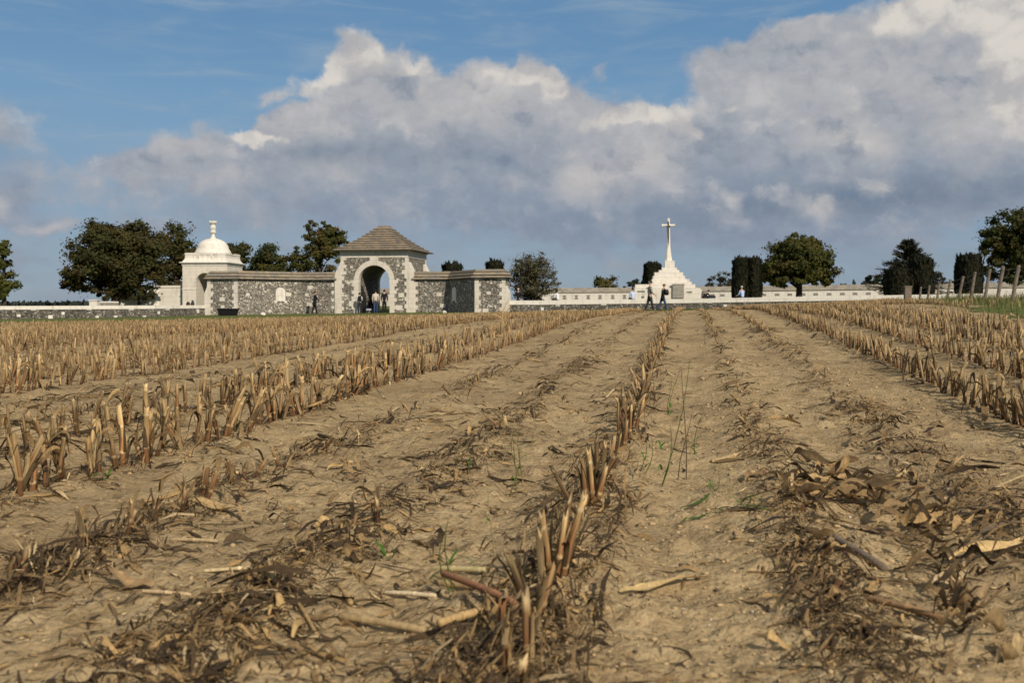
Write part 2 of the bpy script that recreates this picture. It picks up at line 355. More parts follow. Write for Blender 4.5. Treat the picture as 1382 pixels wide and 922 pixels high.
def roof_mat(name, a, bcol, grey):
    m, t, b = new_mat(name); p = oco(t)
    x, y, z = t.sep(p)
    ce = t.n.new('ShaderNodeCombineXYZ'); t.l.new(t.math('MULTIPLY', t.math('ADD', x, t.math('MULTIPLY', y, 1.0)), 2.6), ce.inputs[0]); t.l.new(t.math('MULTIPLY', z, 4.5), ce.inputs[1])
    tile = t.sep(t.vor(ce.outputs[0], 1.0, 'F1', 'Color', .55))[1]; n = t.noise(p, 1.1, 6, .65)
    c = t.ramp(tile, [(0, grey), (.4, a), (.75, bcol), (1, a)])
    c = t.mix(t.math('MULTIPLY', t.smooth(n, .48, .68), .75), c, grey+(1,))
    c = t.mix(1, c, t.ramp(t.noise(p, 9, 4), [(.3, .75), (.7, 1.2)]), 'MULTIPLY')
    t.l.new(c, b.inputs['Base Color']); bump(t, b, t.noise(p, 12, 4), .03, .6); return m
M = dict(
 soil=soil_mat(), straw=straw_mat(), husk=straw_mat('dry_husk', .2), leaf=leaf_mat(), yew=leaf_mat('yew_foliage', .08),
 flint=flint_mat('knapped_flint', 1.0), flintdark=flint_mat('dark_flint', .62, (.16, .145, .12)),
 stone=stone_mat('pale_stone', (.60, .545, .462)), white=stone_mat('white_stone', (.655, .61, .535), (1.0, .45), .08), wallwhite=stone_mat('cream_wall_stone', (.63, .585, .512), (1.6, .5), .08),
 roof=roof_mat('stone_tiles', (.225, .175, .122), (.285, .22, .145), (.150, .136, .116)), cap=roof_mat('coping_tiles', (.215, .18, .135), (.285, .225, .145), (.170, .155, .132)),
 greyroof=roof_mat('weathered_coping', (.29, .255, .205), (.33, .285, .22), (.22, .20, .17)),
 bark=plain('bark', (.055, .042, .032), .95, .35, 3), iron=plain('dark_iron', (.02, .02, .02), .5), bronze=plain('bronze', (.06, .042, .022), .5, .2, 5, .4),
 concrete=plain('old_concrete', (.27, .245, .21), .95, .25, 3), panel=plain('carved_panel', (.21, .19, .165), .95, .3, 5), post=plain('weathered_post', (.16, .125, .095), .95, .4, 8),
 wire=plain('wire', (.16, .15, .14), .5), joint=plain('painted_course_shade', (.075, .062, .048), .95, .4, 4), black=plain('black_plastic', (.012, .012, .013), .5), pebble=plain('pebble', (.5, .47, .43), .8, .3, 30))  # joint: gap shade between tile courses, painted as a dark colour
CR = lambda name, c, r=.85: plain(name, c, r, .25, 14)
CLOTH = {k: CR('cloth_'+k, v) for k, v in dict(black=(.012,.012,.014), navy=(.014,.018,.030), charcoal=(.028,.028,.030), jeans=(.035,.055,.10), blue=(.33,.42,.62), white=(.62,.62,.62), cream=(.50,.44,.36), grey=(.16,.16,.16), pale=(.42,.48,.62)).items()}
SKIN = CR('skin', (.48, .29, .20), .6); HAIR = {'dark': CR('hair_dark', (.02, .014, .01)), 'brown': CR('hair_brown', (.10, .05, .025)), 'grey': CR('hair_grey', (.38, .36, .33)), 'auburn': CR('hair_auburn', (.16, .075, .03))}
def stripes():
    m, t, b = new_mat('cloth_striped'); p = oco(t); z = t.sep(p)[2]
    f = t.math('FRACT', t.math('MULTIPLY', z, 7.5)); n = t.noise(p, 25, 3)
    c = t.ramp(t.math('MULTIPLY_ADD', n, .35, f), [(0, (.018, .020, .026)), (.35, (.26, .23, .19)), (.7, (.04, .045, .06)), (.85, (.42, .39, .35))], 'CONSTANT'); t.l.new(c, b.inputs['Base Color']); return m
CLOTH['striped'] = stripes()

# ------------------------------------------------------------------ ground sheet, to the horizon
ys = [0.75]
while ys[-1] < 3400:
    y = ys[-1]; ys.append(y+(y+1.0)*(.0050 if y < 8 else .008 if y < 30 else .016 if y < 90 else .05))
ys = np.array(ys); tt = np.linspace(-1, 1, 560); Uu = .95*tt*(.75+.25*tt*tt)
GX = (ys[:, None]+2.0)*Uu[None, :]; GY = np.repeat(ys[:, None], len(tt), 1)
GZ = gz(GX, GY)
nr, nc = GX.shape; ii = (np.arange(nr-1)[:, None]*nc+np.arange(nc-1)[None, :]).ravel()
q = np.stack([ii, ii+1, ii+nc+1, ii+nc], 1)
def fence_line(y): return 15.2+(y-30)*.305
def is_field(x, y):
    edge = (fbm(x*.5, y*.5, 3, 21)-.5)*2.0
    return (y < field_end(x)+edge*.6) & (x < np.where(y > 10, fence_line(y)-2.6+edge, 40))
verge = 1-is_field(GX.ravel(), GY.ravel()).astype(float)
ground = np_mesh('field_ground', np.stack([GX.ravel(), GY.ravel(), GZ.ravel()], 1), q, M['soil'], smooth=True)
va = ground.data.color_attributes.new('verge', 'FLOAT_COLOR', 'POINT')
va.data.foreach_set('color', np.stack([verge]*3+[np.ones_like(verge)], 1).astype(np.float32).ravel()); ground['kind'] = 'structure'

# ------------------------------------------------------------------ entrance gate complex (its own frame: x along the front, y away from us)
TH = math.atan(TANR); GO = Vector(((505-CX)/F*78, 78, 0)); GO.z = float(base_h(GO.x, GO.y))-.02
rot = Matrix.Rotation(-TH, 4, 'Z')
def fr(x, y, z=0): return GO+rot @ Vector((x, y, z))
def arch_slab(mb, x0, x1, z0, z1, r, zs, y0, y1, mat=0, nseg=20, sides=True):
    """wall slab with a round-headed opening of radius r centred on x=0"""
    A = [(-r, z0)]+[(r*math.cos(math.pi-math.pi*k/nseg), zs+r*math.sin(math.pi*k/nseg)) for k in range(nseg+1)]+[(r, z0)]
    B = [(x0, z0)]+[(x0+(x1-x0)*k/nseg, z1) for k in range(nseg+1)]+[(x1, z0)]
    n = len(A); vs = []
    for y in (y0, y1): vs += [(x, y, z) for x, z in A]+[(x, y, z) for x, z in B]
    fs = []
    for i in range(n-1):
        a, b, c, d = i, i+1, n+i+1, n+i; o = 2*n
        fs += [(a, b, c, d)[::-1] if False else (d, c, b, a), (a+o, b+o, c+o, d+o), (a, b, b+o, a+o), (d, d+o, c+o, c)]
    mb.add(vs, fs, mat)
    if sides: pass
def arch_ring(mb, r0, r1, z0, zs, y0, y1, mat=0, nseg=24, jag=0):
    """surround: two jambs with alternating quoins and a ring of voussoirs"""
    for s in (-1, 1):
        z = z0; k = 0
        while z < zs-.01:
            h = min(.30, zs-z); e = r1+(jag if k % 2 == 0 else 0)
            mb.box(*(sorted((s*r0, s*e))), y0-(.004*(k % 2)), y1, z, z+h-.006, mat); z += h; k += 1
    for k in range(nseg):
        a, b = math.pi*k/nseg, math.pi*(k+1)/nseg-.006
        vs = []
        for y in (y0, y1): vs += [(r0*math.cos(a), y, zs+r0*math.sin(a)), (r1*math.cos(a), y, zs+r1*math.sin(a)), (r1*math.cos(b), y, zs+r1*math.sin(b)), (r0*math.cos(b), y, zs+r0*math.sin(b))]
        mb.add(vs, [(0,1,2,3),(7,6,5,4),(0,4,5,1),(1,5,6,2),(2,6,7,3),(3,7,4,0)], mat)
def quoin(mb, x, y0, y1, z0, z1, inner, wide, short, sgn, mat=0):
    """toothed strip of dressed blocks from x towards sgn"""
    z = z0; k = 0
    while z < z1-.02:
        h = min(random.uniform(.24, .36), z1-z); e = wide if k % 2 == 0 else short
        a, b = sorted((x, x+sgn*e)); mb.box(a, b, y0-.003*(k % 3), y1, z, z+h-.006, mat); z += h; k += 1
def part(mb, name, mats, root, base, smooth=False): return mb.build(name, mats, root, smooth, base)
random.seed(4)
HW, DEP, EZ = 2.72, 5.45, 4.82
gate = thing('gatehouse', 'flint gatehouse with white arched gateway and pyramid stone tiled roof', 'gatehouse', fr(0, 0), -TH)
B0 = (0, 0, 0)
mb = MB(); arch_slab(mb, -HW, HW, -.4, EZ-.45, 1.30, 2.5, 0, DEP, 0); part(mb, 'wall', [M['flint']], gate, B0)
mb = MB(); arch_ring(mb, 1.27, 1.66, -.3, 2.5, -.05, .45, 0, 24, .17)
mb.box(-.36, .36, -.045, .1, 4.12, EZ-.44); mb.box(-1.95, -1.25, -.055, .4, 2.36, 2.60); mb.box(1.25, 1.95, -.055, .4, 2.36, 2.60); part(mb, 'arch_surround', [M['stone']], gate, B0)
mb = MB(); arch_ring(mb, 1.27, 1.66, -.3, 2.5, DEP-.45, DEP+.05, 0, 20, .17); part(mb, 'arch_surround', [M['stone']], gate, B0)
mb = MB(); mb.box(-HW-.04, HW+.04, -.04, DEP+.04, EZ-.45, EZ); mb.box(-HW-.12, HW+.12, -.12, DEP+.12, EZ, EZ+.12)
for k in range(26):
    x = -HW+.1+k*(2*HW-.2)/25; mb.box(x-.06, x+.06, -.09, -.03, EZ-.13, EZ-.01)
part(mb, 'frieze', [M['stone']], gate, B0)
for sx in (-1, 1):                                     # corner buttresses with sloped heads, and toothed quoins
    for yy in (0, DEP-.8):
        mb = MB(); x0 = sx*(HW-.02); x1 = sx*(HW+.50); zs = 3.05; zt = 4.0
        y0, y1 = yy-.07, yy+.85
        pr = [(x0, -.3), (x1, -.3), (x1, zs), (sx*(HW+.03), zt), (x0, zt)]
        vs = [(x, y, z) for y in (y0, y1) for x, z in pr]; n = 5
        fs = [tuple(range(n)), tuple(range(n, 2*n))[::-1]]+[(i, i+n, (i+1) % n+n, (i+1) % n) for i in range(n)]
        mb.add(vs, fs, 0)
        if yy == 0:
            quoin(mb, sx*HW, -.074, .3, -.3, 3.05, 0, .24, .09, -sx); quoin(mb, sx*(HW+.02), -.05, .3, 3.05, EZ-.46, 0, .46, .24, -sx)
        else: quoin(mb, sx*(HW+.02), DEP-.3, DEP+.05, 2.9, EZ-.46, 0, .55, .33, -sx)
        part(mb, 'buttress', [M['stone']], gate, B0)
mb = MB(); nC = 10                                     # stepped tile courses, slightly bell-cast
for k in range(nC):
    t0, t1 = k/nC, (k+1)/nC
    rr = lambda t: (HW+.42)*(1-t)+.42*t-.16*math.sin(math.pi*t)
    zz = lambda t: EZ+.12+2.0*(t*.95+.05*t*t)
    o0, o1 = rr(t0)+.10, rr(t1)+.0
    cy = DEP/2; z0, z1 = zz(t0)-.02, zz(t1)
    ring = lambda r, z: [(-r, cy-r, z), (r, cy-r, z), (r, cy+r, z), (-r, cy+r, z)]
    mb.loft([ring(o0-.10, z0-.02), ring(o0, z0-.01), ring(o0, z0+.06)], True, 1); mb.loft([ring(o0-.004, z0+.06), ring(o0-.01, z0+.085), ring(o1, z1)])  # dark riser band paints the gap shadow under each course
mb.box(-.44, .44, DEP/2-.44, DEP/2+.44, EZ+2.12, EZ+2.22)
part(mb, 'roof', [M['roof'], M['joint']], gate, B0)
random.seed(8)
for (x, z, wd) in [(-1.85,3.55,.22),(-2.1,2.3,.28),(-1.8,.55,.55),(-2.3,1.3,.2),(1.95,3.65,.22),(2.2,1.25,.45),(2.05,.25,.5),(1.9,2.6,.18),(2.3,3.1,.2),(-2.35,3.2,.16),(-1.75,1.15,.22),(1.85,1.8,.16)]:
    mb = MB(); mb.box(x-wd/2, x+wd/2, -.025, .1, z, z+wd*.75); part(mb, 'white_block', [M['stone']], gate, B0)
mb = MB(); mb.box(-1.24, -1.20, .5, 1.75, 0, 1.2); 
for k in range(8): mb.box(-1.235, -1.205, .55+k*.15, .60+k*.15, 1.2, 2.35-k*.13)
part(mb, 'gate_leaf', [M['iron']], gate, B0)

def wing(sgn, tab_t, name, label):
    """straight wall, a return that comes forward, and an end bay; sgn -1 left, +1 right"""
    c, b, a, bw = (3.7, 8.85, 6.03, 2.3) if sgn > 0 else (3.9, 9.55, 6.03, 2.5)
    H = 2.62; T = .55; y0 = .08
    root = thing(name, label, 'wall', fr(sgn*6, 0), -TH); base = (sgn*6, 0, 0)
    inner = HW+.35
    path = [(inner, y0), (a, y0), (b, -c), (b+bw, -c)]
    back = [(inner, y0+T), (a+.28, y0+T), (b+.28, -c+T), (b+bw, -c+T)]
    def poly(f, bk, ex=0): return [(sgn*x, y) for x, y in f]+[(sgn*x, y) for x, y in bk[::-1]]
    def ccw(p):
        ar = sum(p[i][0]*p[(i+1) % len(p)][1]-p[(i+1) % len(p)][0]*p[i][1] for i in range(len(p))); return p if ar > 0 else p[::-1]
    mb = MB()
    for i in range(3):
        mb.prism(ccw(poly(path[i:i+2], back[i:i+2])), -.4, H)
    if True:                                            # end bay is thick: a little flint room
        mb.prism(ccw([(sgn*(b+.01), -c+.01), (sgn*(b+bw-.01), -c+.01), (sgn*(b+bw-.01), -c+1.7), (sgn*(b+.3), -c+1.7)]), -.4, H-.01)
    part(mb, 'wall', [M['flint']], root, base)
    # coping: three overlapping courses of stone tile up to a ridge
    mb = MB(); co = [(-.24, 0, .16), (-.12, .20, .42), (.06, .44, .64)]
    def offs(pth, bkp, d): 
        res = []
        for (fx, fy), (bx, by) in zip(pth, bkp):
            v = Vector((bx-fx, by-fy)); v.normalize(); res.append(((fx+v.x*d, fy+v.y*d), (bx-v.x*d, by-v.y*d)))
        return res
    for d, z0, z1 in co:
        p0 = offs(path, back, d); p1 = offs(path, back, d+.08)
        for i in range(3):
            (f0, k0), (f1, k1) = p0[i], p0[i+1]; (g0, l0), (g1, l1) = p1[i], p1[i+1]
            ring = lambda A, z: [(sgn*x, y, z) for x, y in A]
            r0 = ring((f0, f1, k1, k0), H+z0); r1 = ring((f0, f1, k1, k0), H+z0+.045); r2 = ring((g0, g1, l1, l0), H+z1)
            if i == 2:                                  # bay roof is hipped and deeper
                xa, xb = b-.1+d+.1, b+bw+.18-(d+.18)*.9; ya, yb = -c+d, -c+1.7-d
                q0 = [(xa, ya), (xb, ya), (xb, yb), (xa, yb)]; e = .12
                q1 = [(xa+e*.3, ya+e), (xb-e, ya+e), (xb-e, yb-e), (xa+e*.3, yb-e)]
                r0 = ring(q0, H+z0+.004); r1 = ring(q0, H+z0+.05); r2 = ring(q1, H+z1+.004)
            mb.loft([r0, r1], True, 1); mb.loft([[(p[0], p[1], p[2]+.002) for p in r1], r2])  # lower edge of each course painted dark as its shadow line
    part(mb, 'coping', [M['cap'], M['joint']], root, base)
    mb = MB()
    quoin(mb, sgn*(b+bw), -c-.02, -c+.3, -.4, H-.005, 0, .46, .28, -sgn); part(mb, 'quoin', [M['stone']], root, base)
    mb = MB(); quoin(mb, sgn*b, -c-.02, -c+.3, -.4, H-.005, 0, .45, .32, sgn); part(mb, 'quoin', [M['stone']], root, base)
    mb = MB(); xo = sgn*(b+bw); pr = [(xo-sgn*.02, -.4), (xo+sgn*.22, -.4), (xo+sgn*.22, 1.55), (xo-sgn*.02, 2.1)]
    vs = [(x, y, z) for y in (-c-.03, -c+.8) for x, z in pr]; mb.add(vs, [(0,1,2,3),(7,6,5,4)]+[(i, i+4, (i+1) % 4+4, (i+1) % 4) for i in range(4)])
    part(mb, 'buttress', [M['stone']], root, base)
    mb = MB(); quoin(mb, sgn*inner, y0-.02, y0+.2, -.3, H-.005, 0, .46, .26, sgn); part(mb, 'quoin', [M['stone']], root, base)
    # arched tablet on the return
    dx_, dy_ = (b-a), (-c-y0); L = math.hypot(dx_, dy_); ux, uy = dx_/L, dy_/L; nx, ny = (uy, -ux)
    if ny > 0 : nx, ny = -nx, -ny
    nx, ny = (-abs(dy_/L), -abs(dx_/L))                 # towards the inside and us
    def onret(s, z, o): return (sgn*(a+dx_*tab_t+ux*s+nx*o), y0+dy_*tab_t+uy*s+ny*o, z)
    mb = MB(); W = .40
    out = [(-W, .95), (W, .95)]+[(W*math.cos(k*math.pi/12), 1.72+.30*math.sin(k*math.pi/12)) for k in range(13)]
    n = len(out); vs = [onret(s, z, .03) for s, z in out]+[onret(s, z, -.15) for s, z in out]
    mb.add(vs, [tuple(range(n)), tuple(range(n, 2*n))[::-1]]+[(i, i+n, (i+1) % n+n, (i+1) % n) for i in range(n)])
    for s in (-.42, .42):
        vs = [onret(s+q0, z, o) for o in (.05, -.1) for q0, z in ((-.1, .80), (.1, .80), (.1, .96), (-.1, .96))]; mb.add(vs, [(0,1,2,3),(7,6,5,4)]+[(i, i+4, (i+1) % 4+4, (i+1) % 4) for i in range(4)])
    part(mb, 'tablet', [M['white']], root, base)
    for k in range(13):
        mb = MB()
        z = random.choice([.15, .45, .9, 1.4, 1.8, 2.2, 2.35])+random.uniform(-.1, .1); wd = random.choice([.18, .22, .3, .42]); u = random.random()
        if k < 4: x = inner+.6+u*(a-inner-.9); mb.box(min(sgn*x, sgn*(x+wd)), max(sgn*x, sgn*(x+wd)), y0-.025, y0+.1, z, z+wd*.7)
        elif k < 8: x = b+.5+u*(bw-1.4); mb.box(min(sgn*x, sgn*(x+wd)), max(sgn*x, sgn*(x+wd)), -c-.025, -c+.1, z, z+wd*.7)
        else:
            s = (u-.3)*L*.9; s = s if abs(s) > .7 else .8
            if not (0.3 < tab_t*L+s < L-.4): continue
            vs = [onret(s+q0, zz, o) for o in (.025, -.1) for q0, zz in ((0, z), (wd, z), (wd, z+wd*.7), (0, z+wd*.7))]; mb.add(vs, [(0,1,2,3),(7,6,5,4)]+[(i, i+4, (i+1) % 4+4, (i+1) % 4) for i in range(4)])
        part(mb, 'white_block', [M['stone']], root, base)
    return root
wing(-1, .34, 'flint_wing_wall', 'long sunlit flint wing wall with tiled coping left of the arched gatehouse')
wing(1, .20, 'flint_wing_wall', 'flint wing wall with shaded recess and square end bay right of the gatehouse')

# ------------------------------------------------------------------ low flint boundary walls with white copings
def low_wall(pts, name, label, mat, h_cop, T=.45, blocks=(), seed=1, drops=()):
    """pts: (x, y, top z) along the front face"""
    x, y, z = pts[0]; base = (x, y, float(base_h(x, y))); root = thing(name, label, 'wall', base, 0)
    mw, mc = MB(), MB()
    for (x0, y0, z0), (x1, y1, z1) in zip(pts[:-1], pts[1:]):
        d = Vector((x1-x0, y1-y0)).normalized(); n = Vector((-d.y, d.x))
        if n.y < 0: n = -n
        def seg(mb, o0, o1, b0, b1, t0, t1):
            A = [(x0+n.x*o0, y0+n.y*o0), (x1+n.x*o0, y1+n.y*o0), (x1+n.x*o1, y1+n.y*o1), (x0+n.x*o1, y0+n.y*o1)]
            zb = [b0, b1, b1, b0]; zt = [t0, t1, t1, t0]
            mb.add([(p[0], p[1], q) for p, q in zip(A, zb)]+[(p[0], p[1], q) for p, q in zip(A, zt)], [(3,2,1,0),(4,5,6,7)]+[(i, (i+1) % 4, (i+1) % 4+4, i+4) for i in range(4)])
        seg(mw, 0, T, -.6, -.6, z0-h_cop, z1-h_cop); seg(mc, -.05, T+.05, z0-h_cop+.003, z1-h_cop+.003, z0, z1)
    part(mw, 'wall', [mat], root, base); part(mc, 'coping', [M['white']], root, base)
    for (px, py, w_, h_) in blocks:                     # dressed white blocks set in the flint
        r = (px-CX)/F
        for (x0, y0, z0), (x1, y1, z1) in zip(pts[:-1], pts[1:]):
            den = (x1-x0)-r*(y1-y0); t = (r*y0-x0)/den
            if -.001 <= t <= 1.001:
                bx, by = x0+t*(x1-x0), y0+t*(y1-y0); bz = EYE+(HY-py)/F*by; s = by/F; d = Vector((x1-x0, y1-y0)).normalized(); a = math.atan2(d.y, d.x)
                mbk = MB(); ww, hh = w_*s/2, h_*s/2; mbk.box(-ww, ww, -.03, .12, -hh, hh)
                mr = Matrix.Translation((bx, by, bz)) @ Matrix.Rotation(a, 4, 'Z'); mbk.v = [tuple(mr @ Vector(p)) for p in mbk.v]
                part(mbk, 'white_block', [M['white']], root, base); break
    return root
le = fr(-(9.55+2.5), -3.85)
low_wall([(-33.5, 62.0, .74), (-25.5, 71.0, .78), (le.x-.03, le.y+.4, .80)], 'flint_boundary_wall', 'low dark flint wall with thin white coping running left to the photo edge', M['flintdark'], .24,
    blocks=[(25,426,5,3.5),(68,428,6,5),(85,423,4,4),(131,428.5,4.5,4),(156,427.5,4,3),(195,427.5,4,3),(214,422,4.5,4),(45,417.5,7,3),(120,417,7,3),(177,417,7,3),(226,417,7,3),(267,420,5,5)])
re_ = fr(8.85+2.3+.22, -3.2)
low_wall([(re_.x, re_.y, 1.14), (re_.x+2.2, re_.y-.2, 1.14), (re_.x+12.6, re_.y-1.9, 1.26), (26.8, 67.2, 1.50), (34, 66, 1.62)], 'flint_boundary_wall', 'low flint wall with broad white coping running right behind the walkers', M['flintdark'], .31,
    blocks=[(732,417,4,4),(753,411.5,6,3),(776,419,3,3),(815,410.5,7,3),(958,408,7,3),(979,413,5,4),(1031,405.5,7,3),(1115,404,7,4),(1149,408.5,5,4),(1187,402,7,3)])

# ------------------------------------------------------------------ white walls inside, rotunda, cross
def wall_strip(pts, name, label, zb, mat, capmat, cap_h, over=.12, T=.5, cat='wall', courses=2):
    x, y, z = pts[0]; base = (x, y, zb); root = thing(name, label, cat, base)
    mw, mc = MB(), MB()
    for (x0, y0, z0), (x1, y1, z1) in zip(pts[:-1], pts[1:]):
        d = Vector((x1-x0, y1-y0)).normalized(); n = Vector((-d.y, d.x))
        if n.y < 0: n = -n
        def seg(mb, o0, o1, b0, b1, t0, t1, e=0):
            A = [(x0+n.x*o0, y0+n.y*o0), (x1+n.x*o0, y1+n.y*o0), (x1+n.x*o1, y1+n.y*o1), (x0+n.x*o1, y0+n.y*o1)]
            C = [(x0+n.x*(o0+e), y0+n.y*(o0+e)), (x1+n.x*(o0+e), y1+n.y*(o0+e)), (x1+n.x*(o1-e), y1+n.y*(o1-e)), (x0+n.x*(o1-e), y0+n.y*(o1-e))]
            mb.add([(p[0], p[1], q) for p, q in zip(A, [b0, b1, b1, b0])]+[(p[0], p[1], q) for p, q in zip(C, [t0, t1, t1, t0])], [(3,2,1,0),(4,5,6,7)]+[(i, (i+1) % 4, (i+1) % 4+4, i+4) for i in range(4)])
        seg(mw, 0, T, zb, zb, z0-cap_h, z1-cap_h)
        for k in range(courses):
            h0, h1 = cap_h*k/courses, cap_h*(k+1)/courses
            seg(mc, -over+k*.14, T+over-k*.14, z0-cap_h+h0+.003, z1-cap_h+h0+.003, z0-cap_h+h1, z1-cap_h+h1, .06 if courses > 1 else 0)
    part(mw, 'wall', [mat], root, base); part(mc, 'coping', [capmat], root, base)
    return root, base
mwp = [(at(722, 400, 124).x, 124, 2.92), (at(850, 400, 122).x, 122, 2.98), (at(1000, 400, 119).x, 119, 3.08), (at(1200, 400, 115).x, 115, 3.24), (at(1420, 400, 111).x, 111, 3.4)]
mem, mbase = wall_strip(mwp, 'memorial_wall', 'long white memorial wall with grey tiled coping beyond the low flint wall', .4, M['wallwhite'], M['greyroof'], .58, .12, .6)
def along(px, pts):
    r = (px-CX)/F
    for (x0, y0, z0), (x1, y1, z1) in zip(pts[:-1], pts[1:]):
        t = (r*y0-x0)/((x1-x0)-r*(y1-y0))
        if -.001 <= t <= 1.001: return x0+t*(x1-x0), y0+t*(y1-y0), math.atan2(y1-y0, x1-x0)
pxs = [730, 746, 762, 778, 794, 810, 827, 843]+[962, 975]+[1031, 1049, 1066, 1084, 1101, 1119, 1137, 1154, 1172, 1189]+[1273, 1283]
for i, px in enumerate(pxs):
    x, y, a = along(px, mwp); s = y/F; zc = float(np.interp(px, [722, 850, 1000, 1200, 1420], [2.92, 2.98, 3.08, 3.24, 3.4]))-.66-(.48 if px < 900 else .40); mbk = MB()
    if px < 900:
        pr = [(-.22, -.26), (.22, -.26), (.20, -.10), (.10, -.02), (.19, .10), (.19, .24), (-.19, .24), (-.19, .10), (-.10, -.02), (-.20, -.10)]
    else: pr = [(-.27, -.13), (.27, -.13), (.24, .13), (-.24, .13)]
    n = len(pr); mbk.add([(u, -.03, v) for u, v in pr]+[(u, .1, v) for u, v in pr], [tuple(range(n)), tuple(range(n, 2*n))[::-1]]+[(k, k+n, (k+1) % n+n, (k+1) % n) for k in range(n)])
    mr = Matrix.Translation((x, y, zc)) @ Matrix.Rotation(a, 4, 'Z'); mbk.v = [tuple(mr @ Vector(p)) for p in mbk.v]
    part(mbk, 'carved_panel', [M['panel']], mem, mbase)
wall_strip([(at(490, 400, 138).x, 138, 3.1), (at(600, 400, 134).x, 134, 3.05)], 'memorial_wall', 'white memorial wall with grey coping glimpsed through the gatehouse arch', .4, M['wallwhite'], M['greyroof'], .62, .15, .6)
wall_strip([(at(160, 400, 104).x, 104, 1.95), (at(186, 400, 105.5).x, 105.5, 1.95)], 'white_garden_wall', 'short white step of wall beneath the large round brown tree', .2, M['wallwhite'], M['white'], .16, .06, .5, courses=1)
wall_strip([(at(186, 400, 105.6).x+.02, 105.6, 2.86), (at(215, 400, 106.5).x, 106.5, 2.88), (at(250, 400, 106.2).x, 106.2, 2.92)], 'white_garden_wall', 'plain white stone wall between the brown tree and the domed pavilion', .2, M['wallwhite'], M['white'], .22, .06, .5, courses=1)
wall_strip([(at(124, 410, 101).x, 101, 1.18), (at(160, 410, 102).x, 102, 1.18)], 'white_garden_wall', 'low grey and white wall end left of the brown tree trunk', .2, M['panel'], M['white'], .14, .06, .5, courses=1)
mbk = MB(); p = at(127.5, 412, 100.2); mbk.box(-.4, .4, -.3, .3, 0, 1.0); mbk.box(-.46, .46, -.36, .36, 1.0, 1.1)
o = mbk.build('gate_pier', M['white']); o.location = (p.x, p.y, .25); tag(o, 'short white stone pier at the left end of the low garden wall', 'pier')

rt = thing('domed_pavilion', 'white stone domed pavilion with carved urn finial behind the left wing wall', 'pavilion', (at(287.5, 412, 107.5).x, 107.5, .55), R(-4))
S = 2.4
mb = MB()
for (ry, fl) in ((0, 0),):
    arch_slab(mb, -S, S, -.2, 4.45, .92, 2.75, -S, S, 0, 18)
mb2 = MB()
part(mb, 'body', [M['stone']], rt, B0)
mb = MB(); mb.box(-S-.06, S+.06, -S-.06, S+.06, 4.45, 4.55)
for k, e in enumerate((.04, .14, .26)): mb.box(-S-e, S+e, -S-e, S+e, 4.55+k*.09, 4.55+(k+1)*.09)
part(mb, 'cornice', [M['white']], rt, B0)
for a_, b_ in ((-S-.05, -.93), (.93, S+.05)):
    mb = MB(); mb.box(a_, b_, -S-.05, -S+.3, 1.9, 2.0); part(mb, 'impost', [M['white']], rt, B0)
    mb = MB(); mb.box(a_-.03*(a_ < 0), b_+.03*(b_ > 1), -S-.08, -S+.3, -.2, .25); part(mb, 'plinth', [M['white']], rt, B0)
mb = MB(); ringq = lambda r, z: [(-r, -r, z), (r, -r, z), (r, r, z), (-r, r, z)]
mb.loft([ringq(S+.05, 4.83), ringq(S-.10, 5.05), ringq(S-.22, 5.30), ringq(S-.22, 5.62)]); mb.box(-S+.16, S-.16, -S+.16, S-.16, 5.62, 5.72)
for sx in (-1, 1):
    for sy in (-1, 1): mb.box(sx*(S-.75)-.55, sx*(S-.75)+.55, sy*(S-.75)-.55, sy*(S-.75)+.55, 5.1, 5.80)
for x in (-.85, -.70, .72): mb.box(x-.05, x+.05, -S+.10, -S+.3, 5.2, 5.62)
part(mb, 'attic', [M['white']], rt, B0)
mb = MB(); prof = [(1.95, 5.72), (1.95, 5.9), (1.85, 5.95), (1.85, 6.1), (1.74, 6.14), (1.74, 6.3)]
prof += [(1.66*math.cos(a), 6.3+1.18*math.sin(a)) for a in [k*math.pi/2/12 for k in range(12)]]+[(.2, 7.47)]
mb.lathe(prof, 32); o = part(mb, 'dome', [M['white']], rt, B0, True)
mb = MB(); mb.lathe([(.30, 7.40), (.30, 7.56), (.21, 7.64), (.17, 7.86), (.20, 8.02), (.33, 8.07), (.35, 8.16), (.25, 8.24), (.22, 8.42), (.30, 8.62), (.27, 8.78), (.22, 8.92), (.34, 9.08), (.44, 9.20), (.40, 9.28), (.2, 9.30)], 14)
for k in range(6):
    a = k*math.pi/3; mb.box(.33*math.cos(a)-.07, .33*math.cos(a)+.07, .33*math.sin(a)-.07, .33*math.sin(a)+.07, 9.1, 9.36)
    mb.box(.24*math.cos(a)-.05, .24*math.cos(a)+.05, .24*math.sin(a)-.05, .24*math.sin(a)+.05, 8.45, 8.80)
part(mb, 'urn_finial', [M['white']], rt, B0)
for (px, hh, r_) in ((254, .55, .22), (260, .7, .2)):
    mbk = MB(); mbk.lathe([(.10, 0), (.16, .05), (r_, .25), (r_*.9, .38), (.08, hh)], 9); o = mbk.build('potted_plant', M['iron']); p = at(px, 412, 103.5)
    o.location = (p.x, p.y, .62); tag(o, 'small dark planted pot at the pavilion foot, %s' % ('left one' if px < 257 else 'right one, nearer the arch'), 'plant pot', 'plant pots before the pavilion')

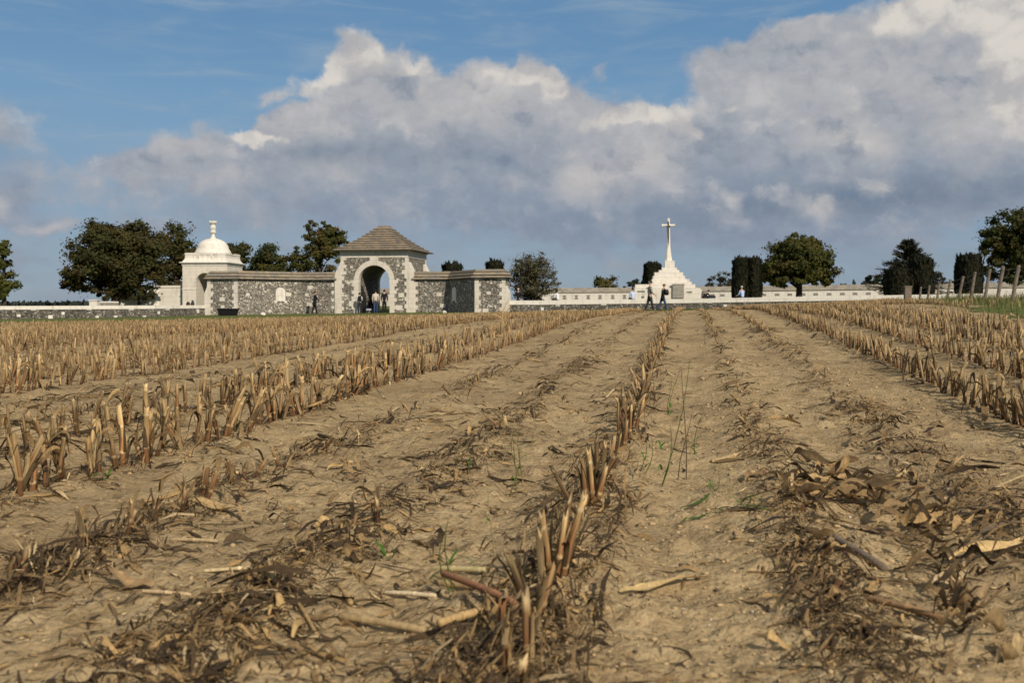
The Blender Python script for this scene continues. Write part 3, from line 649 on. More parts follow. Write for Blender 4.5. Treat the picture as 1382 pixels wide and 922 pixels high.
def sq(mb, px0, px1, Y, y0, y1, yc, dep, mat=0):
    s = Y/F; mb.box((px0-902)*s, (px1-902)*s, -dep/2+yc, dep/2+yc, (HY-y1)*s, (HY-y0)*s, mat)
CY_ = 92.0; cr = thing('memorial_cross', 'tall white stone cross with bronze sword on a stepped white pyramid', 'monument', (at(902, 412, CY_).x, CY_, EYE), -TH*.6)
mb = MB()
for (a, b_, y0, y1, d) in [(897,910,352,361.5,.9),(893,913,361.5,365,1.35),(889,916,365,368,1.9),(883,920.5,368,373,2.5),(881,923,373,377.2,2.9),(879.5,928.5,377.2,381,3.3),(876,931,381,384.5,3.8),(857,935,384.5,389,5.2),(856,938,389,405,5.5),(937.9,942,389.5,405,5.1),(941.9,946,392,405,4.6),(945.9,950,395.5,405,4.0),(949.9,954,399.5,405,3.4)]:
    sq(mb, a, b_, CY_, y0, y1, 0, d)
part(mb, 'stepped_base', [M['wallwhite']], cr, B0)
s = CY_/F; oc = lambda r, z, k=.42: [(r, -r*k, z), (r, r*k, z), (r*k, r, z), (-r*k, r, z), (-r, r*k, z), (-r, -r*k, z), (-r*k, -r, z), (r*k, -r, z)]
mb = MB(); zz = lambda y: (HY-y)*s
mb.loft([oc(.34, zz(352)), oc(.28, zz(346)), oc(.185, zz(336)), oc(.135, zz(310)), oc(.13, zz(295.5)), oc(.10, zz(294.6))])
part(mb, 'shaft', [M['white']], cr, B0)
mb = MB(); zc = zz(304.3)
for sx in (-1, 1):
    rings = [[(sx*x, y*r, zc+z*r) for y, z in [(-1,-.42),(-1,.42),(-.42,1),(.42,1),(1,.42),(1,-.42),(.42,-1),(-.42,-1)]] for x, r in ((.1, .12), (.48, .11), (.56, .145), (.60, .145))]
    mb.loft(rings if sx > 0 else [r[::-1] for r in rings])
part(mb, 'cross_arm', [M['white']], cr, B0)
mb = MB(); rings = [[(x*w_, -.15-.01*w_-dd, z) for x, dd in ((-.06, 0), (0, .04), (.06, 0), (0, -.02))] for w_, z in ((.35, zz(333)), (1.0, zz(326)), (1.05, zz(309)), (.9, zz(299)))]
mb.loft(rings); mb.box(-.2, .2, -.19, -.13, zz(306.2), zz(304.8)); part(mb, 'bronze_sword', [M['bronze']], cr, B0)
mb = MB(); sq(mb, 905.5, 920, CY_, 385.5, 402.5, -2.86, .16); sq(mb, 904.5, 921, CY_, 384, 385.4, -2.87, .22)
part(mb, 'concrete_panel', [M['concrete']], cr, B0)
for (a, b_, y0, y1) in [(866,869,399.5,401.5),(872,877,388.5,389.2),(924,931,394,394.6),(860,870,393,393.6)]: mb = MB(); sq(mb, a, b_, CY_, y0, y1, -2.82, .08); part(mb, 'stone_ledge', [M['concrete']], cr, B0)

# ------------------------------------------------------------------ trees and shrubs
def leaf_quads(C, N, size, asp=.6):
    """one bent leaf-spray quad per row: centres C, normals N"""
    n = len(C); r = rng.normal(size=(n, 3)); U = np.cross(N, r); U /= np.linalg.norm(U, axis=1)[:, None]+1e-9; W_ = np.cross(N, U); W_ /= np.linalg.norm(W_, axis=1)[:, None]+1e-9
    s = np.asarray(size).reshape(-1, 1)*np.ones((n, 1)); U = U*s; W_ = W_*s*asp
    V = np.stack([C-U*.9-W_*.25, C-W_+U*.1, C+U, C+W_*.9-U*.2], 1).reshape(-1, 3)
    return V, np.arange(4*n).reshape(n, 4)
def crown_points(center, rad, n_clump, n_leaf, clump_r, shell=.55, cut=None, droop=0, gap=0.0):
    c = []
    while len(c) < n_clump:
        d = rng.normal(size=3); d /= np.linalg.norm(d); r = shell+(1-shell)*rng.random()**.7
        if cut is not None and d[2] < cut: continue
        wob = .84+.30*fbm(np.array([d[0]*2+center[0]]), np.array([d[2]*2+d[1]]), 3, 9)[0]
        c.append(center+d*r*np.array(rad)*wob)
    c = np.array(c); which = rng.integers(0, n_clump, n_leaf)
    d = rng.normal(size=(n_leaf, 3)); d /= np.linalg.norm(d, axis=1)[:, None]; r = np.clip(np.abs(rng.normal(size=n_leaf))*.6, 0, 1.15)
    cr_ = clump_r*(.65+.7*rng.random(n_clump))
    P_ = c[which]+d*(r*cr_[which])[:, None]*np.array([1.15, 1.15, .75]); P_[:, 2] -= droop*r*cr_[which]
    out = (P_-center)/np.array(rad); out /= np.linalg.norm(out, axis=1)[:, None]+1e-9
    N = d*.55+out*.45+rng.normal(size=d.shape)*.35; N /= np.linalg.norm(N, axis=1)[:, None]
    return c, which, P_, N
def tree(name, label, px, Y, zb, crowns, pal, n_leaf, size, trunk_r=.3, clump=.2, n_clump=70, group=None, cut=-.75, trunks=None, limbs=16, shell=.55, dark=None, cat='tree', mat='leaf'):
    """crowns: list of (px, py, half width px, half height px, weight)"""
    bx = (px-CX)/F*Y; root = thing(name, label, cat, (bx, Y, zb), 0, group); base = np.array([bx, Y, zb])
    s = Y/F; Vs, Cs, cl = [], [], []
    wt = sum(k[4] for k in crowns)
    for (cx, cy, hw, hh, wgt) in crowns:
        cen = np.array([(cx-CX)*s, Y+rng.uniform(-.6, .6), EYE+(HY-cy)*s]); rad = (hw*s, hw*s*.85, hh*s)
        nl = int(n_leaf*wgt/wt); ncl = max(6, int(n_clump*wgt/wt))
        c_, wh, P_, N = crown_points(cen, rad, ncl, nl, clump*min(hw, hh)*s*2, shell, cut)
        V, _ = leaf_quads(P_, N, size*(.6+.8*rng.random(nl)))
        cc = np.array(pal)[rng.integers(0, len(pal), ncl)][wh]*(.75+.5*rng.random(nl))[:, None]
        jit = np.array(pal)[rng.integers(0, len(pal), nl)]; cc = cc*.65+jit*.35
        Vs.append(V); Cs.append(np.repeat(cc, 4, 0)); cl += list(c_)
    V = np.concatenate(Vs)-base; Fq = np.arange(len(V)).reshape(-1, 4)
    np_mesh('crown', V, Fq, M[mat], root, False, np.concatenate(Cs))
    mb = MB(); cl = np.array(cl)-base; top = cl[:, 2].max()
    for (tx, rr) in (trunks or [(px, trunk_r)]):
        ox = (tx-px)*s; low = np.percentile(cl[:, 2], 35)
        tp = [(ox, 0, -.3), (ox+.05, .03, low*.4), (ox+rng.uniform(-.1, .1), 0, low*.9), (ox*.8, 0, low+.5*(top-low)), (ox*.7, 0, low+.85*(top-low))]
        mb.tube(tp, [rr*1.25, rr, rr*.8, rr*.45, rr*.12], 8)
        near = cl[np.argsort(np.abs(cl[:, 0]-ox))][:max(6, int(len(cl)*.75))]
        for q_ in near[rng.permutation(len(near))[:limbs]]:
            z0 = max(.25*low, min(q_[2]*.62, low+.4*(top-low))); a_ = Vector((ox, 0, z0)); e_ = Vector(q_); mid = a_.lerp(e_, .5)+Vector((0, 0, .08*(e_-a_).length))
            mb.tube([a_, mid, e_], [rr*.34, rr*.2, rr*.06], 5)
    mb.build('trunk', M['bark'], root, True)
    return root
BEECH = [(.046,.044,.014),(.060,.048,.014),(.036,.041,.013),(.066,.044,.015),(.050,.052,.015)]
GREEN = [(.050,.060,.014),(.070,.070,.016),(.040,.050,.013),(.080,.064,.016)]
OLIVE = [(.060,.058,.014),(.085,.070,.016),(.100,.058,.018),(.045,.050,.014)]
DARKG = [(.022,.030,.012),(.030,.036,.013),(.018,.024,.010)]
random.seed(3)
tree('broad_beech_tree', 'broad round brown leaved tree left of the domed pavilion', 158, 104, .4,
  [(150,350,60,50,1.0),(125,372,42,26,.5),(185,355,38,52,.7),(165,325,48,28,.5),(105,382,24,14,.15),(150,392,44,14,.25),(190,397,30,8,.15)], BEECH, 62000, .17, .45, .15, 330, shell=.35, cut=-.9, trunks=[(155,.42),(188,.22)], limbs=30)
tree('dark_beech_tree', 'dark brown green tree between the broad brown tree and the dome', 238, 128, .4, [(236,345,32,42,1),(222,350,24,40,.6),(252,352,18,34,.4),(236,375,34,25,.5)], BEECH, 14000, .20, .4, .2, 90)
tree('dark_tree', 'dark tree directly right of the white dome, browner of two', 325, 136, .4, [(328,358,19,32,1),(318,352,12,26,.5),(310,360,12,30,.4)], BEECH, 9500, .20, .35, .22, 60)
tree('dark_tree', 'dark green tree behind the left wing wall beside the tall open tree', 366, 134, .4, [(366,360,21,31,1),(356,366,13,26,.4)], DARKG+GREEN, 9500, .20, .35, .22, 60)
tree('tall_open_tree', 'tall open crowned green tree just left of the gatehouse roof', 430, 122, .4, [(432,352,40,26,1.0),(436,322,28,18,.55),(424,309,24,12,.35),(452,316,20,14,.3),(402,358,18,22,.4),(410,335,14,9,.15),(445,340,22,20,.4),(465,323,9,8,.1)], OLIVE+GREEN, 16000, .17, .38, .17, 120, limbs=34, shell=.45)
tree('slim_poplar_tree', 'slim yellow green tree at the left edge of the photo', 5, 92, .2, [(4,365,17,38,1),(6,345,10,22,.4),(4,395,9,16,.3)], [(.060,.070,.014),(.085,.082,.018),(.050,.055,.014)], 6000, .17, .2, .2, 60, cut=-1)
tree('sparse_tree', 'thin leaved grey green tree right of the flint wing wall end', 716, 90, .5, [(718,374,32,31,1),(718,355,23,18,.5),(739,383,16,19,.35),(697,377,14,26,.4),(716,395,28,13,.35)], [(.085,.075,.040),(.065,.070,.026),(.12,.095,.060),(.060,.056,.032)], 10000, .085, .10, .22, 150, limbs=110, shell=.25, cut=-1, trunks=[(708,.09),(716,.12),(724,.09)])
tree('round_tree', 'round leafy green tree with short bare trunk right of the twin yews', 1078, 90, .9, [(1078,354,44,34,1.3),(1058,368,32,20,.6),(1100,366,32,22,.6),(1080,332,28,17,.45),(1076,350,28,26,.6),(1078,380,46,12,.7)], [(.056,.062,.014),(.078,.076,.016),(.045,.050,.013),(.085,.066,.018)], 38000, .15, .28, .17, 230, cut=-.62, limbs=26)
tree('large_tree', 'large dark leafy tree cropped by the right edge of the photo', 1398, 88, 1.0, [(1380,315,44,38,1),(1400,345,55,40,1),(1350,330,26,28,.4),(1350,360,24,22,.4),(1385,375,50,18,.5),(1440,320,40,45,.7)], BEECH[:2]+GREEN[:3], 30000, .16, .4, .15, 220, limbs=30)
tree('round_bush', 'small yellow brown round bush showing above the memorial wall', 818, 165, .2, [(818,384,16,12,1),(812,388,12,9,.4)], [(.085,.080,.020),(.10,.075,.03),(.07,.07,.02)], 2600, .22, .15, .22, 26, cat='bush', cut=-1)
tree('dark_shrub', 'low dark shrub left of the cross, behind the memorial wall', 857, 150, .3, [(860,382,13,7,1),(849,386,8,5,.4)], DARKG+[(.06,.05,.025)], 1500, .18, .1, .24, 18, cat='shrub', cut=-1)
tree('twiggy_bush', 'pale twiggy bush behind the memorial wall left of the twin yews', 972, 150, .3, [(975,379,14,13,1),(958,381,9,11,.5),(985,384,7,9,.3)], [(.07,.065,.045),(.05,.05,.03),(.09,.08,.055)], 1900, .15, .12, .2, 30, cat='bush', limbs=30, cut=-1, shell=.3)
tree('small_shrub', 'small dark shrub left of the spiky conifer', 1180, 140, .4, [(1180,378,13,7,1),(1190,376,8,6,.4)], DARKG, 1500, .2, .1, .24, 18, cat='shrub', cut=-1)
tree('small_shrub', 'small grey green shrub between the conifer and the square yew', 1270, 120, .6, [(1266,378,10,12,1),(1280,384,8,7,.4)], [(.04,.045,.03),(.055,.055,.04)], 1500, .16, .1, .22, 18, cat='shrub', cut=-1)
def yew(px0, px1, pyt, pyb, Y, label, n=5200, zb=None, name='clipped_yew', stems=2):
    s = Y/F; cx = ((px0+px1)/2-CX)*s; w_ = (px1-px0)*s/2; zt = EYE+(HY-pyt)*s; zb = EYE+(HY-pyb)*s if zb is None else zb; h = zt-zb
    root = thing(name, label, 'yew', (cx, Y, zb), 0, 'clipped yews of the cemetery')
    u = rng.random(n); a = rng.random(n)*2*math.pi
    prof = np.interp(u, [0, .08, .55, .86, .96, 1.0], [.90, .98, .96, .86, .74, .55])
    flute = 1+.07*np.cos(a*stems*2+.6)*np.clip(u*1.5, 0, 1)+.16*(fbm(a*3.0, u*5+px0, 3, 4)-.5)
    rr_ = prof*flute*(.86+.16*rng.random(n))
    toph = 1-.10*(fbm(np.cos(a)*rr_*2.4+px0, np.sin(a)*rr_*2.4, 3, 8))
    capm = rng.random(n) < .14; rr_[capm] *= np.sqrt(rng.random(capm.sum())); u[capm] = 1.0-.03*rng.random(capm.sum())
    V0 = np.stack([rr_*np.cos(a)*w_, rr_*np.sin(a)*w_, u*h*toph], 1)
    V0[:, 2] += (rng.random(n) < .05)*rng.random(n)*.12*h*(u > .9)
    N = np.stack([np.cos(a), np.sin(a), .15+.5*rng.random(n)], 1)+rng.normal(size=(n, 3))*.35; N /= np.linalg.norm(N, axis=1)[:, None]
    U = np.stack([rng.normal(size=n)*.22, rng.normal(size=n)*.22, np.ones(n)], 1); W_ = np.cross(N, U); W_ /= np.linalg.norm(W_, axis=1)[:, None]
    sz = (.20+.16*rng.random(n))[:, None]; V = np.stack([V0-U*sz*.8, V0-W_*sz*.38, V0+U*sz, V0+W_*sz*.38], 1).reshape(-1, 3)
    cc = np.array([(.010,.012,.005),(.014,.015,.006),(.020,.017,.008)])[rng.integers(0, 3, n)]*(.7+.6*rng.random(n))[:, None]
    np_mesh('foliage', V, np.arange(4*n).reshape(n, 4), M['yew'], root, False, np.repeat(cc, 4, 0))
    mb = MB(); mb.lathe([(w_*.62, -.2), (w_*.70, h*.4), (w_*.58, h*.82), (w_*.2, h*.93)], 10); mb.build('trunk', M['bark'], root, True)
yew(988, 1009, 351, 402, 86, 'left of two dark clipped yew columns standing together right of the cross')
yew(1007.5, 1028, 351, 402, 86.6, 'right of two dark clipped yew columns standing together, beside the round tree')
yew(594.5, 626, 357, 420, 96, 'dark yew top showing over the wing wall just right of gatehouse', 4000, .6)
yew(654, 681, 354, 420, 96, 'dark yew top showing over the square end bay of the wing wall', 4000, .6)
yew(868, 894, 356, 400, 108, 'dark yew standing close behind the left of the stone cross', 4200)
yew(1194, 1231, 366, 399, 80, 'squat dark yew left in front of the spiky conifer', 5000)
yew(1226, 1259, 349, 398, 81, 'taller dark yew right in front of the spiky conifer', 5000)
yew(1290, 1325, 347, 398, 76, 'square topped dark yew behind the fence posts left of large tree', 5600)
def conifer(px, Y, zb, pyt, hw, label):
    s = Y/F; bx = (px-CX)*s; root = thing('spiky_conifer', label, 'conifer', (bx, Y, zb)); H = EYE+(HY-pyt)*s-zb; W = hw*s
    mb = MB(); mb.tube([(0, 0, -.3), (.05, 0, H*.5), (0, 0, H*.96)], [.22, .14, .03], 7); Vs = []; n_b = 260
    for i in range(n_b):
        u = .06+.92*rng.random(); a = rng.random()*2*math.pi; L = W*np.interp(u, [0, .12, .3, .6, .85, 1], [1.1, 1.08, .98, .60, .30, .05])*(.5+.62*rng.random())
        d = Vector((math.cos(a), math.sin(a), .06+.42*u)).normalized(); p0 = Vector((0, 0, u*H*.92)); pts = [p0, p0+d*L*.5-Vector((0, 0, .02*L)), p0+d*L+Vector((0, 0, .08*L))]
        mb.tube(pts, [.045, .03, .01], 4); m = 36
        t = .15+.85*rng.random(m)**.8; P_ = np.array(p0)[None]+np.array(d)[None]*(t*L)[:, None]; P_ += rng.normal(size=(m, 3))*np.array([.09, .09, .05])
        dirs = np.array(d)[None]*1.0+rng.normal(size=(m, 3))*.35; dirs /= np.linalg.norm(dirs, axis=1)[:, None]; sd_ = np.cross(dirs, rng.normal(size=(m, 3))); sd_ /= np.linalg.norm(sd_, axis=1)[:, None]
        sz = .26*(.6+.8*rng.random(m))[:, None]; Vs.append(np.stack([P_-dirs*sz*.4, P_-sd_*sz*.16, P_+dirs*sz, P_+sd_*sz*.16], 1).reshape(-1, 3))
    V = np.concatenate(Vs); n = len(V)//4; cc = np.array([(.038,.044,.028),(.048,.054,.034),(.026,.032,.020),(.06,.05,.028)])[rng.integers(0, 4, n)]*(.7+.6*rng.random(n))[:, None]
    np_mesh('crown', V, np.arange(4*n).reshape(n, 4), M['yew'], root, False, np.repeat(cc, 4, 0)); mb.build('trunk', M['bark'], root)
conifer(1226, 92, .9, 317, 50, 'blue green spiky conifer rising behind two dark yews')
# far line of woods, one low mass
n = 9000; ux = rng.random(n); X = -420+1500*ux; Yw = 760+rng.random(n)*40; prof = 1.2+2.2*fbm(X*.03, X*0, 4, 31)+np.where(X > 210, 8*np.clip((X-210)/60, 0, 1)*np.exp(-((X-270)/70)**2)*2.0, 0)
Z = -7+rng.random(n)**.6*(7+prof); Nn = rng.normal(size=(n, 3)); Nn[:, 1] -= .8; Nn /= np.linalg.norm(Nn, axis=1)[:, None]
V, Fq = leaf_quads(np.stack([X, Yw, Z], 1), Nn, 3.0*(.6+.8*rng.random(n)), .8)
o = np_mesh('distant_wood', V, Fq, M['yew'], None, False, np.repeat(np.array([(.022,.028,.022)])*(.7+.6*rng.random(n))[:, None], 4, 0))
tag(o, 'far off dark line of woods on the horizon', 'wood', None, 'stuff')

# ------------------------------------------------------------------ fence, bench, stones at the field edge
fposts = [(1372,358,30.0,.16),(1351,360,32.6,.17),(1333,363,35.2,.15),(1313,367,38.0,.15),(1297,373,41.0,.17),(1280,377,44.2,.13),(1265,381,47.6,.10),(1251.5,385,51.5,.12),(1240,387,55.5,.08)]
fen = thing('wire_fence', 'leaning weathered post and wire fence on the grass bank at right', 'fence', (fposts[0][0]/F*0+at(1372, 0, 30).x, 30, float(base_h(at(1372, 0, 30).x, 30))))
fb = fen.location.copy(); tops = []
for (px, pt, Y, lean) in fposts:
    t = at(px+3, pt, Y); b_ = Vector((t.x-lean*1.4, Y, float(base_h(t.x-.2, Y))-.2)); mb = MB(); d = t-b_
    mid = b_.lerp(t, .5)+Vector((random.uniform(-.015, .015), 0, 0)); mb.tube([b_, mid, t-Vector((0, 0, .01)), t], [.062, .056, .054, .046], 9); mb.build('post', M['post'], fen, False, fb); tops.append((b_, t))
mb = MB()
for f_ in (.52, .74, .93):
    for (b0, t0), (b1, t1) in zip(tops[:-1], tops[1:]):
        p, q_ = b0.lerp(t0, f_), b1.lerp(t1, f_); mb.tube([p+Vector((-.05, -.03, 0)), (p+q_)/2+Vector((-.05, -.03, -.04)), q_+Vector((-.05, -.03, 0))], .006, 4)
b0, t0 = tops[0]; 
for f_ in (.52, .74, .93): p = b0.lerp(t0, f_); mb.tube([p+Vector((-.05, -.03, 0)), p+Vector((-1.2, -4.0, 0))], .006, 4)
mb.build('wire', M['wire'], fen, False, fb)
mb = MB(); mb.box(-.19, .19, -.12, .12, -.3, .72); mb.box(-.22, .22, -.15, .15, .72, .80); o = mb.build('fence_end_post', M['post']); p = at(1225, 398, 58); o.location = (p.x, 58, EYE+(HY-386)/F*58-.80)
tag(o, 'thick square wooden end post at the far left of the wire fence', 'post')
p = at(315, 425, 74.0); bt = thing('black_trough', 'black open box shaped trough on grass before the left wing wall', 'trough', (p.x, 72.6, float(base_h(p.x, 72.6))), R(-8))
mb = MB(); bl = lambda w0, w1, z0, z1: None
mb.add([(-.60,-.28,0),(.60,-.28,0),(.60,.28,0),(-.60,.28,0),(-.68,-.34,.50),(.68,-.34,.50),(.68,.34,.50),(-.68,.34,.50),(-.60,-.26,.50),(.60,-.26,.50),(.60,.26,.50),(-.60,.26,.50),(-.54,-.22,.08),(.54,-.22,.08),(.54,.22,.08),(-.54,.22,.08)],
  [(3,2,1,0),(0,1,5,4),(1,2,6,5),(2,3,7,6),(3,0,4,7),(4,5,9,8),(5,6,10,9),(6,7,11,10),(7,4,8,11),(8,9,13,12),(9,10,14,13),(10,11,15,14),(11,8,12,15),(12,13,14,15)])
mb.build('basin', M['black'], bt); mb = MB(); mb.box(-.71, .71, -.37, -.341, .42, .53); mb.box(-.71, .71, .341, .37, .42, .53); mb.box(-.71, -.681, -.34, .34, .42, .53); mb.box(.681, .71, -.34, .34, .42, .53); mb.build('rim', M['black'], bt)
def boulder(px, py, Y, r, label, mat='white', name='field_stone'):
    bm = bmesh.new(); bmesh.ops.create_icosphere(bm, subdivisions=2, radius=r)
    for v in bm.verts: v.co *= 1+.28*(random.random()-.5); v.co.z *= .75
    me = bpy.data.meshes.new(name); bm.to_mesh(me); bm.free(); o = link_mesh(name, me, M[mat]); q_ = at(px, py, Y); o.location = (q_.x, Y, float(base_h(q_.x, Y))+r*.35); return tag(o, label, 'stone')
boulder(355, 422, 73.3, .19, 'white rounded stone on the grass right of the black trough')
boulder(600, 421, 74.2, .16, 'white stone on the grass at foot of the shaded wing wall')
boulder(979, 414, 67.0, .18, 'pale stone at the foot of the low wall right of the cross')

# ------------------------------------------------------------------ people
def skin_mesh(joints, edges, name, mat, parent, sub=2):
    me = bpy.data.meshes.new(name+'_cage'); keys = list(joints); me.from_pydata([joints[k][0] for k in keys], [(keys.index(a), keys.index(b)) for a, b in edges], [])
    o = bpy.data.objects.new(name, me); COL.objects.link(o); md = o.modifiers.new('s', 'SKIN'); md.use_smooth_shade = True; md.branch_smoothing = .4
    for i, k in enumerate(keys): r = joints[k][1]; me.skin_vertices[0].data[i].radius = r if isinstance(r, tuple) else (r, r)
    me.skin_vertices[0].data[0].use_root = True
    ss = o.modifiers.new('u', 'SUBSURF'); ss.levels = ss.render_levels = sub
    dg = bpy.context.evaluated_depsgraph_get(); dg.update(); ev = o.evaluated_get(dg); nm = bpy.data.meshes.new_from_object(ev)
    bpy.data.objects.remove(o); nm.name = name
    return link_mesh(name, nm, mat, parent, True)
def person(label, pos, yaw, height=1.74, top='black', legs='jeans', hair='dark', stride=.0, lean=0., arms=((.15, .2), (.15, .2)), seated=False, female=False, coat=0., head_turn=0, long_hair=False, bag=None, cap=False, group=None):
    """figure in its own frame: faces +y; metres for a 1.74 m adult, scaled"""
    k = height/1.74; root = thing('person', label, 'person', pos, yaw, group); root.scale = (k, k, k)
    J = {}; hip = .93 if not seated else .10
    sl, cl_ = math.sin(lean), math.cos(lean)
    def up(x, y, z): return (x, y*cl_+z*sl, hip+z*cl_-y*sl)
    sh = .185 if not female else .165
    J['pel'] = ((0, 0, hip), (.135, .10)); J['waist'] = (up(0, 0, .20), (.125, .095)); J['chest'] = (up(0, .005, .40), (.15, .11)); J['neck0'] = (up(0, 0, .52), (.075, .065)); J['neck'] = (up(0, .01, .585), .052)
    J['jaw'] = (up(0, .035, .64), (.055, .070)); J['head'] = (up(0, .035, .715), (.074, .092)); J['crown'] = (up(0, .025, .785), (.052, .065)); J['nose'] = (up(0, .135, .685), .012)
    E = [('pel', 'waist'), ('waist', 'chest'), ('chest', 'neck0'), ('neck0', 'neck'), ('neck', 'jaw'), ('jaw', 'head'), ('head', 'crown'), ('head', 'nose')]
    TJ, TE, AJ, AE = {}, [], {}, []
    for s, nm in ((-1, 'l'), (1, 'r')):
        if not seated:
            sw = s*stride; th, kn = sw*.9, sw*.9-(abs(stride)*.7 if sw < 0 else .03)
            hipj = Vector((s*.088, 0, hip-.03)); knee = hipj+Vector((0, math.sin(th)*.44, -math.cos(th)*.44)); ank = knee+Vector((0, math.sin(kn)*.41, -math.cos(kn)*.41)); toe = ank+Vector((0, .15, -.045))
        else:
            hipj = Vector((s*.088, .02, hip-.02)); knee = hipj+Vector((s*.02, .42, .02)); ank = knee+Vector((0, .02, -.42)); toe = ank+Vector((0, .15, -.04))
        J['hip'+nm] = (tuple(hipj), .088); J['kn'+nm] = (tuple(knee), .056); J['cf'+nm] = (tuple(knee.lerp(ank, .3)), .054); J['an'+nm] = (tuple(ank), .036); J['he'+nm] = (tuple(ank+Vector((0, -.03, -.045))), .034); J['to'+nm] = (tuple(toe), .030)
        E += [('pel', 'hip'+nm), ('hip'+nm, 'kn'+nm), ('kn'+nm, 'cf'+nm), ('cf'+nm, 'an'+nm), ('an'+nm, 'he'+nm), ('an'+nm, 'to'+nm)]
        f_, bend = arms[0 if s < 0 else 1]
        shd = Vector(up(s*sh, 0, .47)); elb = shd+Vector((s*.05, math.sin(f_)*.29, -math.cos(f_)*.29)); fa = f_+bend; wr = elb+Vector((-s*.01, math.sin(fa)*.25, -math.cos(fa)*.25))
        d = (wr-elb).normalized(); palm = wr+d*.06; side = Vector((0, d.z, -d.y)) if abs(d.x) < .9 else Vector((0, 1, 0))
        J['sh'+nm] = (tuple(shd), .058); J['el'+nm] = (tuple(elb), .042); J['wr'+nm] = (tuple(wr), .027); J['pa'+nm] = (tuple(palm), (.036, .018))
        E += [('chest', 'sh'+nm), ('sh'+nm, 'el'+nm), ('el'+nm, 'wr'+nm), ('wr'+nm, 'pa'+nm)]
        for q_, (of, ln) in enumerate(((-.030, .062), (-.010, .075), (.010, .070), (.030, .055))):
            a_ = palm+side*of+d*.03; c_ = a_+d*ln*.6-Vector((s*.012, 0, 0)); J['f%d%s' % (q_, nm)] = (tuple(a_), .010); J['g%d%s' % (q_, nm)] = (tuple(c_), .008)
            E += [('pa'+nm, 'f%d%s' % (q_, nm)), ('f%d%s' % (q_, nm), 'g%d%s' % (q_, nm))]
        a_ = wr+d*.035-side*.035; J['th'+nm] = (tuple(a_), .012); J['ti'+nm] = (tuple(a_+d*.04-side*.012), .009); E += [('wr'+nm, 'th'+nm), ('th'+nm, 'ti'+nm)]
        for q_, e in (('hip', .022), ('kn', .026), ('cf', .022), ('an', .028)): TJ[q_+nm] = (J[q_+nm][0], J[q_+nm][1]+e)
        TJ['hm'+nm] = (tuple(ank+Vector((0, 0, -.02))), .058)
        TE += [('pel', 'hip'+nm), ('hip'+nm, 'kn'+nm), ('kn'+nm, 'cf'+nm), ('cf'+nm, 'an'+nm), ('an'+nm, 'hm'+nm)]
        AJ['sh'+nm] = (tuple(shd), .072); AJ['el'+nm] = (tuple(elb), .060); AJ['wr'+nm] = (tuple(wr-d*.02), .042); AE += [('chest', 'sh'+nm), ('sh'+nm, 'el'+nm), ('el'+nm, 'wr'+nm)]
        mb = MB(); dn = Vector((0, 0, -1)); c0 = ank+Vector((0, 0, -.05))
        shp = [(-.045, -.07), (.045, -.07), (.05, .05), (.045, .14), (.0, .20), (-.045, .14), (-.05, .05)]
        mb.loft([[(c0.x+x, c0.y+y, c0.z-.035) for x, y in shp], [(c0.x+x, c0.y+y, c0.z+.01) for x, y in shp], [(c0.x+x*.8, c0.y+y*.72-.01, c0.z+.055) for x, y in shp]]); mb.build('shoe', CLOTH['charcoal'], root)
    skin_mesh(J, E, 'body', SKIN, root)
    TJ['pel'] = ((0, 0, hip), (.155, .12)); TJ['wb'] = (up(0, 0, .10), (.145, .115)); TE += [('pel', 'wb')]; TJ = {k2: TJ[k2] for k2 in ['pel']+[q_ for q_ in TJ if q_ != 'pel']}
    skin_mesh(TJ, TE, 'trousers', CLOTH[legs], root)
    hem = up(0, 0, -.10-coat); AJ = {'chest': (up(0, .005, .40), (.178, .135)), 'waist': (up(0, 0, .18), (.158+coat*.1, .128)), 'hem': (hem, (.165+coat*.2, .135)), 'col': (up(0, 0, .53), (.085, .075)), **AJ}
    skin_mesh(AJ, AE+[('chest', 'waist'), ('waist', 'hem'), ('chest', 'col')], 'jacket', CLOTH[top], root)
    bm = bmesh.new(); bmesh.ops.create_uvsphere(bm, u_segments=14, v_segments=9, radius=1)
    hc = Vector(up(0, .012, .735))
    for v in list(bm.verts):
        x, y, z = v.co; lo = -.15 if y > .25 else (-1.0 if not long_hair else -2.6)
        if z < 0 and y > .15: z *= .1
        elif long_hair and z < 0: z *= 2.4
        v.co = hc+Vector((x*.093, y*.108-.010, z*.098+.012))
    me = bpy.data.meshes.new('hair'); bm.to_mesh(me); bm.free(); link_mesh('hair', me, HAIR[hair], root, True)
    if cap:
        mb = MB(); c0 = up(0, .02, .755); mb.lathe([(.108, -.02), (.108, .02), (.085, .07), (.02, .09)], 12, (0, 0)); mb.box(-.07, .07, .08, .19, -.02, -.005); mb.v = [(x+c0[0], y*1.08+c0[1], z+c0[2]) for x, y, z in mb.v]; mb.build('cap', CLOTH['charcoal'], root, True)
    if bag:
        bx, by, bz, bw, bd, bh, bm_ = bag; c0 = up(bx, by, bz); mb = MB()
        rg = lambda w_, d_, z: [(c0[0]+x*w_, c0[1]+y*d_, c0[2]+z) for x, y in ((-.8,-1),(.8,-1),(1,-.6),(1,.6),(.8,1),(-.8,1),(-1,.6),(-1,-.6))]
        mb.loft([rg(bw*.7, bd*.7, -bh), rg(bw, bd, -bh*.8), rg(bw, bd*1.05, 0), rg(bw*.95, bd*.9, bh*.8), rg(bw*.6, bd*.5, bh)]); o = mb.build('rucksack', CLOTH[bm_], None, True)
        o.matrix_basis = root.matrix_basis.copy(); tag(o, 'dark bag carried by: '+label[:70] if False else BAGL[bm_], 'bag')
    return root
BAGL = {'charcoal': 'dark shoulder bag held against the chest of the walking person', 'black': 'black rucksack on the back of person at the arch left side'}
